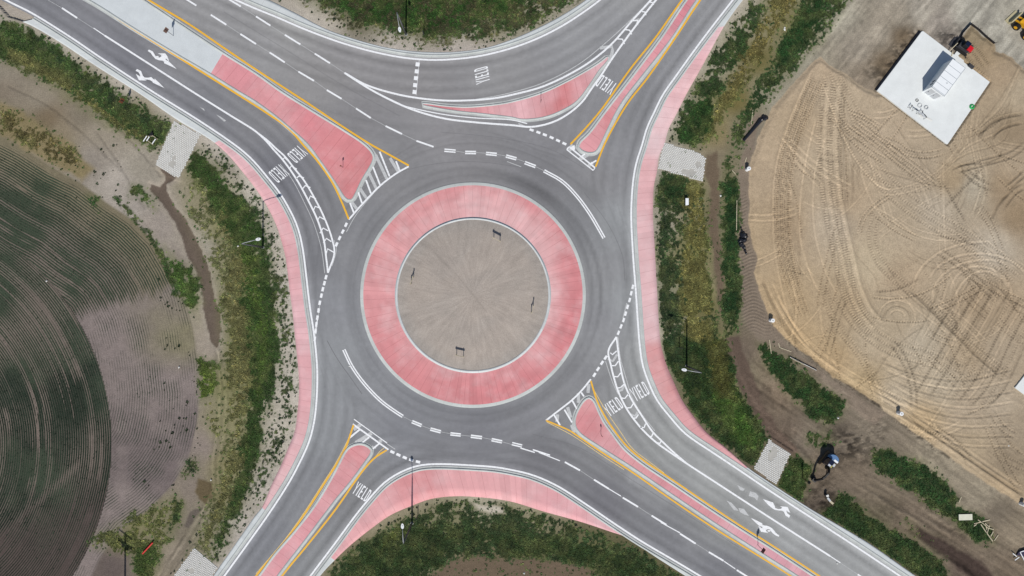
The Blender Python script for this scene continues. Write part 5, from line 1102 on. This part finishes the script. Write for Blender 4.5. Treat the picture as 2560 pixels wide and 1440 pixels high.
# white container building on the slab
cx, cy = P2((2304+2334)/2+26*.978, (229+253)/2-35*.978)
ang = math.atan2(70, 52)
t = empty('container_office', (cx, cy, .26), ang)
Lc, Wc, Hc = 5.68, 2.5, 2.55
b = MB(); b.box((0,0,Hc/2), (Lc,Wc,Hc)); body = b.build('body', whitep, t)
b = MB(); b.box((0,0,Hc+.04), (Lc+.06,Wc+.06,.08)); rf = b.build('roof', whitep, t)
b = MB()
for k in range(1, 5): b.box((-Lc/2+k*Lc/5,0,Hc+.085), (.06,Wc,.03))
for s in (-1, 1): b.box((0,s*(Wc/2+.02),Hc+.07), (Lc+.08,.05,.06)); b.box((s*(Lc/2+.02),0,Hc+.07), (.05,Wc+.08,.06))
b.box((-Lc/2+.14,0,Hc+.085),(.05,Wc,.03)); b.build('roof_seam', seam, rf)
b = MB(); b.tube([(-.9,-.35,Hc+.07),(-.9,-.35,Hc+.11)], .13, 14); b.build('vent', lightgrey, rf)
for yy in (-.55, .5):
    b = MB(); b.box((-Lc/2-.02,yy,1.15), (.04,.85,2.0)); d = b.build('door', lightgrey, body); b = MB(); b.box((-Lc/2-.06,yy+.3,1.1), (.05,.05,.25)); b.build('handle', steel, d)
for xx in (-1.9, -1.3):
    b = MB(); b.box((xx,Wc/2+.02,1.6), (.28,.05,.7)); b.build('window', glass, body)
b = MB(); b.beam((Lc/2,-.55,.5),(Lc/2+.8,-.55,.5), .05, .05); b.build('tow_bar', seam, t)
tag(t, 'white flat-roofed container office standing on the concrete slab', 'container')

# coiled hoses and trestles on the slab
def coil(px, py, r, mt, name, lab, cat, turns=3, z=.27, h=.06):
    b = MB(); pts = []
    for k in range(turns*16+1): a = k/16*2*math.pi; rr_ = r*(1-.13*(k/16)); pts.append((rr_*math.cos(a), rr_*math.sin(a), .03+h*(k/16)*.5))
    b.tube(pts, .03 if mt is not green_ else .06, 6); o = b.build(name, mt, None, True); o.location = P(px, py, z); tag(o, lab, cat); return o
coil(2290, 252, .25, steel, 'cable_coil', 'small dark cable coil nearest the container on the slab', 'coil', 2)
coil(2313, 270, .38, lightgrey, 'cable_coil', 'pale cable coil lying right of the trestles on the slab', 'coil', 3)
coil(2297, 265, .40, lightgrey, 'cable_coil', 'tangled pale cable coil in the middle of the tools on the slab', 'coil', 2)
coil(2427, 268, .42, green_, 'garden_hose', 'bright green coiled hose at the right edge of the slab', 'hose', 4)
def trestle(px, py, ang, lab, s=1.0):
    t = empty('trestle', P(px, py, .26), ang)
    b = MB(); b.beam((-.45*s,0,.62),(.45*s,0,.62), .09, .05); b.build('rail', steel, t)
    for sx in (-1, 1):
        for sy in (-1, 1): b = MB(); b.beam((sx*.38*s,0,.62),(sx*.42*s,sy*.28,0), .04, .04); b.build('leg', steel, t)
    tag(t, lab, 'trestle', 'trestles on the slab')
trestle(2272, 269, .9, 'dark trestle furthest left on the slab', .6); trestle(2285, 279, -.6, 'dark trestle carrying the plank beside the cable coil'); trestle(2298, 284, 1.1, 'dark trestle between the planks at the foot of the slab', .7); trestle(2307, 293, -.9, 'dark trestle at the end of the long white plank', .7)
def plank(px0, py0, px1, py1, w, h, z, mt, name, lab, cat, grp=None, dz=0):
    b = MB(); b.beam(P(px0, py0, z), P(px1, py1, z+dz), w, h); tag(b.build(name, mt), lab, cat, grp)
plank(2288,281,2304,296,.20,.05,.91,lightgrey,'plank','grey plank laid across the trestles on the slab','plank')
plank(2311,294,2327,303,.20,.06,.33,white_,'plank','long white plank lying on the slab','plank')
plank(2297,286,2304,294,.36,.1,.33,white_,'board','short wide white board between two trestles','board')
plank(2418,163,2429,172,.5,.3,.4,steel,'tool_box','dark tool box at the upper right edge of the slab','tool box')

# compact track loader with a red hood beside the slab
t = empty('track_loader', P(2404, 122, .02), math.radians(-38)+math.pi)
for s in (-1, 1):
    b = MB(); b.prism([(-1.2,.05),(-1.0,0),(1.0,0),(1.2,.1),(1.2,.45),(1.0,.6),(-1.0,.6),(-1.2,.5)], -.17, .17, Matrix.Translation((0,s*.75,.0)) @ Matrix.Rotation(math.pi/2, 4, 'X')); b.build('track', tyre, t)
b = MB(); b.box((.05,0,.75), (2.0,1.15,.7)); bd = b.build('body', steel, t, False, .05)
b = MB(); b.box((-.75,0,1.25), (.8,.85,.35)); b.build('hood', red, t, False, .04)
b = MB(); b.box((.2,0,1.45), (.95,.9,1.1), taper=.9); cb = b.build('cab', black, t, False, .04); b = MB(); b.box((.2,0,2.0), (.75,.7,.05)); b.build('roof', glass, cb)
for s in (-1, 1): b = MB(); b.beam((-.9,s*.62,1.35),(1.5,s*.62,.45), .12, .16); b.build('arm', steel, t)
b = MB(); b.prism([(1.45,.0),(2.1,.02),(2.15,.1),(1.65,.2),(1.55,.7),(1.45,.7)], -.85, .85, Matrix.Rotation(math.pi/2, 4, 'X')); b.build('bucket', steel, t)
tag(t, 'small black tracked machine with a bright red hood at the slab corner', 'track loader')
plank(2371,129,2384,113,.10,.07,.3,wood,'timber_prop','pale timber prop leaning over the slab edge beside the machine','timber',None,.8)
plank(2379,130,2376,142,.14,.08,.32,wood,'timber_board','short pale timber board lying on the top edge of the slab','timber')
plank(2410,139,2424,133,.09,.09,.1,black,'support_leg','upper black strut sticking out beside the small machine','strut','black struts beside the machine',.3); plank(2402,150,2413,146,.09,.09,.1,black,'support_leg','lower black strut sticking out beside the small machine','strut','black struts beside the machine',.3)

# yellow wheel loader cut by the right edge
t = empty('wheel_loader', P(2556, 72, 0), math.radians(-47))
for sx in (-1.05, 1.25):
    for s in (-1, 1):
        b = MB(); b.tube([(sx,s*.72,.62),(sx,s*1.18,.62)], .62, 20); w = b.build('wheel', tyre, t); b = MB(); b.tube([(sx,s*1.17,.62),(sx,s*1.21,.62)], .3, 14); b.build('rim', yel, w)
b = MB(); b.box((1.45,0,1.15), (1.9,1.2,.95), taper=.92); bd = b.build('body', yel, t, False, .06); b = MB(); b.box((1.9,0,1.65), (.7,.7,.06)); b.build('grille', black, bd)
b = MB(); b.box((-.75,0,.95), (1.3,.9,.6)); b.build('front_frame', yel, t, False, .04)
b = MB(); b.box((.25,0,1.95), (1.15,1.15,1.3), taper=.88); cb = b.build('cab', glass, t, False, .04); b = MB(); b.box((.25,0,2.63), (1.15,1.15,.08)); b.build('roof', yel, cb)
for s in (-1, 1):
    b = MB(); b.beam((-.4,s*.38,1.35),(-2.2,s*.38,.6), .16, .26); b.build('arm', yel, t); 
    b = MB(); b.prism([(.5,0),(1.7,0),(1.6,.2),(.6,.2)], s*.62-.1+0, s*.62+.1, Matrix.Translation((0,0,1.05)) @ Matrix.Rotation(math.pi/2, 4, 'X')); b.build('fender', yel, t)
b = MB(); b.prism([(-2.1,.05),(-3.0,.0),(-3.05,.12),(-2.4,.25),(-2.25,.95),(-2.05,.95)], -1.2, 1.2, Matrix.Rotation(math.pi/2, 4, 'X')); b.build('bucket', m('bucket_worn', (196, 186, 150), .6, .15), t)
tag(t, 'yellow wheel loader half out of the picture at the top right corner', 'wheel loader')

# compact excavator in the ditch works
ex, ey = 2067, 1150
t = empty('excavator', P(ex, ey, zat(ex, ey)), math.radians(-128))   # +x points along the boom (down-left in the photo)
for s in (-1, 1):
    b = MB(); b.prism([(-1.35,.15),(-1.1,0),(1.1,0),(1.35,.15),(1.35,.42),(1.1,.6),(-1.1,.6),(-1.35,.42)], -.2, .2, Matrix.Translation((0,s*.8,0)) @ Matrix.Rotation(math.pi/2, 4, 'X')); b.build('track', brownm, t)
b = MB(); b.box((0,0,.5), (1.3,1.3,.3)); b.build('undercarriage', brownm, t)
sw = MB(); sw.prism([(.9,-.85),(.9,.85),(-.6,.88),(-1.1,.75),(-1.35,.35),(-1.4,0),(-1.35,-.35),(-1.1,-.75),(-.6,-.88)], .68, 1.0); sw.build('deck', steel, t)
b = MB(); b.prism([(-.45,-.86),(-.45,.86),(-.8,.86),(-1.15,.68),(-1.36,.3),(-1.4,0),(-1.36,-.3),(-1.15,-.68),(-.8,-.86)], 1.0, 1.7); cw = b.build('counterweight', blue, t, False, .05)
b = MB(); b.box((-.6,.45,1.72), (.32,.75,.05)); b.build('hatch', whitep, cw)
b = MB(); b.box((.25,-.42,1.75), (1.2,.8,1.5), taper=.92); cb = b.build('cab', glass, t, False, .04); b = MB(); b.box((.25,-.42,2.52), (1.05,.7,.07)); b.build('roof', glass, cb)
b = MB(); b.box((.62,-.42,2.565), (.3,.5,.03)); b.build('roof_hatch', lightgrey, cb)
b = MB(); b.box((.3,.45,1.3), (.95,.7,.6)); b.build('engine_cover', steel, t, False, .03); b = MB(); b.box((.55,.35,1.63), (.4,.3,.07)); b.build('step_plate', yellowp, t)
b = MB(); b.box((.1,.62,1.65), (.5,.35,.06)); b.build('side_hatch', lightgrey, t)
bm_ = [(.8,.12,1.1),(1.1,.12,2.1),(1.7,.12,2.75),(2.5,.12,2.6),(3.0,.12,2.3)]
b = MB(); [b.beam(p_, q_, .26, .34) for p_, q_ in zip(bm_[:-1], bm_[1:])]; bo = b.build('boom', black, t)
b = MB(); b.tube([(1.0,.12,1.3),(2.0,.12,2.35)], .07, 8); b.build('cylinder', steel, bo)
b = MB(); b.beam((3.0,.12,2.5),(3.95,.12,.75), .22, .3); ar = b.build('arm', black, t)
b = MB(); b.prism([(3.75,.75),(4.25,.6),(4.2,.2),(3.85,-.02),(3.5,.15),(3.75,.25),(3.9,.45)], -.35, .35, Matrix.Translation((0,.12,0)) @ Matrix.Rotation(math.pi/2, 4, 'X')); b.build('bucket', black, t)
tag(t, 'small dark excavator with a blue rounded rear digging beside the ditch', 'excavator')
# tall thin sign beside it
t = empty('sign_post', P(2006, 1195, zat(2006, 1195)), math.radians(60)); b = MB(); b.beam((0,0,0),(0,0,3.3), .09, .09); b.build('post', rusty, t); b = MB(); b.box((0,.06,2.75), (.5,.03,.9)); b.build('panel', steel, t)
tag(t, 'tall thin sign post in the grass left of the excavator bucket', 'sign')
# short riser and plank near it
t = empty('short_riser', P(2063, 1236, zat(2063, 1236))); b = MB(); b.tube([(0,0,-.1),(0,0,.75)], .24, 14); b.build('pipe', steel, t); b = MB(); b.box((.03,.0,.8), (.42,.36,.14), .4); b.build('cap', white_, t, False, .03)
tag(t, 'short dark riser with a ragged white cap standing in the dug soil', 'pipe')
plank(2067,1243,2074,1252,.32,.14,.25,lightgrey,'concrete_post','upper grey concrete post lying below the white-capped riser','concrete post','grey posts below the excavator'); plank(2074,1252,2082,1259,.34,.14,.12,wood,'concrete_post','lower pale concrete post lying below the white-capped riser','concrete post','grey posts below the excavator')

# black pipe, tarp bundle and long black pole
b = MB(); b.tube([P(1858,352,.22), P(1872,336,.24), P(1888,317,.26), P(1900,302,.3)], [.20,.22,.25,.32], 12); bp = b.build('black_pipe', blackp)
def bundle(px, py, pts, r, name, lab, cat, seed):
    r2 = random.Random(seed); b = MB()
    for (x, y, rad, hz) in pts:
        n = 9; ring = []
        for lv, (f, zz) in enumerate(((1.0,0),(.95,.35),(.6,.8),(.15,1.0))):
            for k in range(n): a = 2*math.pi*k/n; rr_ = rad*f*r2.uniform(.7,1.25); ring.append((*P2(x, y), 0)); ring[-1] = (ring[-1][0]+rr_*math.cos(a)/S, ring[-1][1]+rr_*math.sin(a)/S, zat(x, y)-.02+hz*zz*r2.uniform(.8,1.2))
        f = [(l*n+k, l*n+(k+1) % n, (l+1)*n+(k+1) % n, (l+1)*n+k) for l in range(3) for k in range(n)]+[tuple(3*n+k for k in range(n))]
        b.add(ring, f)
    o = b.build(name, blackp); tag(o, lab, cat); return o
hd = bundle(0, 0, [(1903,299,6,.5),(1911,295,7,.55),(1917,295,4.5,.4),(1908,291,5,.4)], 0, 'wrapped_end', None, None, 3); hd.parent = bp; del_ = [hd.pop(k_) for k_ in ('label','category') if k_ in hd]
tag(bp, 'long black pipe with a bunched plastic end on the mud beside the sand', 'pipe')
tb = bundle(0, 0, [(1856,588,8,.7),(1861,600,7,.6),(1851,602,7,.6),(1853,612,7,.5),(1863,592,6,.6),(1859,618,5,.4),(1862,626,3.5,.3),(1865,633,3,.25),(1852,569,2.5,.25),(1854,577,3,.3)], 0, 'tarp_bundle', 'crumpled black plastic bundle on the mud left of the sand', 'tarp', 4)
b = MB(); b.tube([P(1974,892,.12), P(2040,925,.12)], .13, 8); tag(b.build('black_pipe', blackp), 'thin straight black pipe on the mud below the sand pad', 'pipe')
b = MB(); b.tube([P(1976,895,.28), P(2008,911,.28)], .05, 6); tag(b.build('wooden_lath', wood), 'pale lath lying along the thin straight black pipe', 'lath')
# laths
for i, (a0, a1, a2, a3, lab) in enumerate(((1882,275,1878,311,'pale lath beside the grass above the long black pipe'),(1842,501,1841,576,'long pale lath along the dark grass edge above the tarp bundle'),(1830,426,1839,436,'short slanted lath left of the upper white pipe'),(1866,394,1862,406,'short lath just above the upper white pipe'),(1923,849,1928,884,'pale lath at the grass edge below the left white pipe'),(1946,858,1949,869,'stub of lath on the mud right of the grass wedge'),(1949,869,1978,879,'pale slanted lath below the left white pipe'),(2403,1242,2396,1258,'single pale lath above the pale panel at lower right'),(2444,1353,2449,1366,'x'))):
    if lab == 'x': continue
    plank(a0, a1, a2, a3, .11, .05, zat(a0, a1)+.06, wood, 'wooden_lath', lab, 'lath', 'loose laths round the sand pad')
# pale panel and timber heap
b = MB(); b.box((0,0,0), (2.25,1.0,.08)); o = b.build('pale_panel', ply); o.location = P(2412, 1292, .18); o.rotation_euler = (0, 0, .03); tag(o, 'pale rectangular panel lying on the dark grass at lower right', 'panel')
def S4(x, y): return (2370+x/6.545, 1220+y/6.545)
labs = ['long pale timber lying across the top of the heap','long timber forming the left side of the heap','timber forming the lower spine of the heap','short timber fanned out on the right of the heap','detached timber furthest right of the heap','stub timber at the upper left of the heap','thin timber inside the upper part of the heap','second thin timber inside the heap','third thin timber inside the heap','short flat timber pointing right from the heap middle','broken piece at the left end of the top timber','short timber crossing the heap centre']
for i, (a, c, w) in enumerate((((425,585),(682,518),.16),((528,590),(640,755),.13),((630,740),(718,865),.13),((728,705),(680,785),.12),((815,768),(750,858),.12),((480,515),(610,610),.11),((590,565),(660,635),.11),((545,560),(650,660),.1),((610,590),(640,720),.14),((660,655),(738,675),.13),((415,620),(455,590),.12),((665,605),(620,740),.1))):
    p0, p1 = S4(*a), S4(*c); b = MB(); z = zat(*p0)+.08+.05*(i % 4); b.beam(P(*p0, z), P(*p1, z+.03), w, .07); tag(b.build('timber', wood), labs[i], 'timber', 'timber heap beside the pale panel')
# white frame with dark tarp at the lower right edge
t = empty('covered_pile', P(2550, 1385, zat(2545, 1380)))
def L4(x, y, z): a, c = S4(x, y); p_ = P(a, c, 0); q_ = P(2550, 1385, 0); return (p_[0]-q_[0], p_[1]-q_[1], z)
for a, c in (((1150,1035),(1245,1215)),((1160,1030),(1300,990)),((1245,1215),(1330,1180)),((1030,1055),(1095,1105)),((1135,1115),(1065,1165))):
    b = MB(); b.beam(L4(*a, .45), L4(*c, .45), .12, .07); b.build('frame_bar', whitep, t)
b = MB(); b.prism([L4(*q_, 0)[:2] for q_ in ((1105,1090),(1150,1030),(1240,1000),(1300,1010),(1220,1110))], .12, .3); b.build('tarp', m('navy_tarp', (52, 48, 74), .6, .2), t)
tag(t, 'dark blue tarp held down by white timbers at the lower right edge', 'tarp')
# wooden stand in the grass near the left mat
t = empty('timber_stand', P(377, 348, zat(377, 348)))
def L8(x, y, z): p_ = P(280+x/8, 200+y/8, 0); q_ = P(377, 348, 0); return (p_[0]-q_[0], p_[1]-q_[1], z)
for i, (a, c) in enumerate((((652,1240),(735,1135)),((720,1230),(785,1150)),((832,1285),(908,1195)),((715,1205),(845,1308)),((845,1130),(935,1195)),((735,1135),(845,1130)))):
    b = MB(); b.beam(L8(*a, .45 if i < 3 else .36), L8(*c, .62 if i < 3 else .36), .13 if i < 3 else .08, .06); b.build('rail', wood if i > 2 else whitep, t)
b = MB(); b.prism([L8(*q_, 0)[:2] for q_ in ((745,1130),(815,1030),(850,1110),(800,1135))], .30, .36); b.build('shadow_panel', black, t)  # black panel added in place of the stand's dark triangular shadow
for q_ in ((660,1235),(840,1300),(905,1200),(745,1135),(840,1125)): b = MB(); b.beam(L8(*q_, 0), L8(*q_, .5), .07, .07); b.build('leg', wood, t)
tag(t, 'pale timber stand with a black panel as its shadow in the grass left of the block mat', 'stand')
# utility pole (only its shadow and foot reach the frame)
t = empty('utility_pole', P(311, 1512, zat(311, 1500)))
b = MB(); b.tube([(0,0,0),(0,0,14.3)], [.19,.12], 12); b.build('pole', darkw, t, True)
for z_, L_ in ((14.0, 1.35), (12.3, 1.45), (11.9, 1.5)):
    b = MB(); b.beam((-L_*.8,L_*.6,z_),(L_*.8,-L_*.6,z_), .14, .12); a_ = b.build('crossarm', darkw, t)
    for k_ in (-.9, -.5, .5, .9): b = MB(); b.tube([(-L_*.8*k_,L_*.6*k_*1,z_),(-L_*.8*k_,L_*.6*k_,z_+.3)], [.06,.04], 6); b.build('insulator', lightgrey, a_)
for s in (-1, 1): b = MB(); b.tube([(s*.35,-s*.26,11.3),(s*.35,-s*.26,12.1)], .22, 10); b.build('transformer', galv, t)
tag(t, 'wooden power pole below the lower left edge casting its cross-armed shadow', 'utility pole')
b = MB(); b.tube([P(358,1383,.25), P(384,1355,.28)], .13, 8); tag(b.build('red_pole', redp), 'bright red pole lying in the grass at lower left', 'pole')

# articulated concrete block mats (each one sheet of small blocks)
def blockmat(q, lab, ang, miss=()):
    b = MB(); pol = np.array(q, float); c = pol.mean(0)
    b.prism([P2(*(c+(p_-c)*.985)) for p_ in pol], -.05, .055)
    base = b.build('block_mat', matg)
    b = MB(); ca, sa = math.cos(ang), math.sin(ang); pitch = 5.1
    for i in range(-26, 27):
        for j in range(-26, 27):
            u = i*pitch+(j % 2)*pitch/2; v = j*pitch*.82; x = c[0]+u*ca-v*sa; y = c[1]+u*sa+v*ca
            if not inside(np.array([x]), np.array([y]), pol)[0]: continue
            if any(math.hypot(x-mx, (y-my)*my2) < mr_ for mx, my, mr_, my2 in miss): continue
            r_ = 2.4/S; X_, Y_ = P2(x, y); z1 = .10+.03*random.random()
            ring = [(X_+r_*math.cos(a+ang), Y_+r_*math.sin(a+ang)) for a in np.linspace(0, 2*math.pi, 6, endpoint=False)]
            b.add([(x_, y_, .05) for x_, y_ in ring]+[(X_+(x_-X_)*.75, Y_+(y_-Y_)*.75, z1) for x_, y_ in ring], [(k, (k+1) % 6, 6+(k+1) % 6, 6+k) for k in range(6)]+[(6, 7, 8, 9, 10, 11)])
    o = b.build('blocks', matc, base); tag(base, lab, 'block mat', 'block mats in the verges')
blockmat(MATP[0], 'pale concrete block mat below the upper left pavement', .58, [(430,410,9,1),(436,395,6,1)])
blockmat(MATP[1], 'pale concrete block mat right of the red pavement', .2, [(1727,432,12,1.2),(1745,412,8,1),(1710,430,8,1.3)])
blockmat(MATP[2], 'pale concrete block mat beside the excavator', .55, [(1935,1128,9,.6),(1925,1142,7,.6)])
blockmat(MATP[3], 'pale concrete block mat at the lower left edge', .7, [(520,1385,9,1),(478,1425,9,1.4)])
# litter on the verges
b = MB(); b.add([(0,0,.02),(.16,.02,.05),(.2,.15,.03),(.05,.2,.06),(.1,.1,.12)], [(0,1,4),(1,2,4),(2,3,4),(3,0,4)]); li = b.build('litter', white_)
for i, (px, py, sc_, lab) in enumerate(((1959,72,1.6,'white scrap in the grass between the two green bands at top'),(1963,78,2.0,'larger white scrap below the top one in the grass'),(120,702,1.6,'white scrap on the dark crop rows at left'),(2093,1405,1.5,'white scrap at the lower end of the sand timber'),(2092,1044,1.6,'white scrap on the edge of the dark grass wedge'),(446,921,1.6,'white scrap on the bare field edge at left'),(1440,1,0,'x'),(598,614,1.5,'round white scrap at the tip of the left lamp arm'),(527,1197,1.5,'white scrap at the wet patch at lower left'),(871,915,1.3,'small white scrap on the asphalt beside the double white line'),(1800,493,1.8,'white scrap beside the dark grass strip right of the mat'),(2521,1115,1.4,'white scrap on the sandy earth at the right edge'),(1313,1431,1.6,'white scrap on the brown earth at the bottom edge'))):
    if lab == 'x': continue
    o = li if i == 0 else li.copy()
    if i: COL.objects.link(o)
    o.location = P(px, py, max(zat(px, py), 0)); o.scale = (sc_,)*3; o.rotation_euler = (0, 0, i*1.3); tag(o, lab, 'litter', 'white litter scraps')
# ------------------------------------------------------------------ camera, sun, sky
cam = bpy.data.cameras.new('camera'); co_ = bpy.data.objects.new('camera', cam); COL.objects.link(co_); scene.camera = co_
co_.location = (0, 0, CAMH); co_.rotation_euler = (0, 0, 0)
cam.sensor_fit = 'HORIZONTAL'; cam.sensor_width = 36.0; cam.lens = 36.0*CAMH/(2560/S); cam.clip_end = 6000; cam.clip_start = 0.5
EL = math.radians(50); AZ = math.radians(180.5)      # sun in the south: shadows fall up the picture
sl_ = bpy.data.lights.new('sun', 'SUN'); sl_.energy = 4.35; sl_.angle = math.radians(0.5); sl_.color = (1.0, 0.955, 0.885)
so = bpy.data.objects.new('sun', sl_); COL.objects.link(so)
to_sun = Vector((math.sin(AZ)*math.cos(EL), math.cos(AZ)*math.cos(EL), math.sin(EL)))
so.rotation_euler = to_sun.to_track_quat('Z', 'Y').to_euler()
w = bpy.data.worlds.new('World'); scene.world = w; w.use_nodes = True; nt = w.node_tree
bg = nt.nodes['Background']; sk = nt.nodes.new('ShaderNodeTexSky'); sk.sky_type = 'NISHITA'; sk.sun_disc = False
sk.sun_elevation = EL; sk.sun_rotation = AZ; sk.altitude = 300
nt.links.new(sk.outputs[0], bg.inputs[0]); bg.inputs[1].default_value = 0.08
vs = scene.view_settings; vs.view_transform = 'Standard'; vs.look = 'None'; vs.exposure = EXPO; vs.gamma = 1
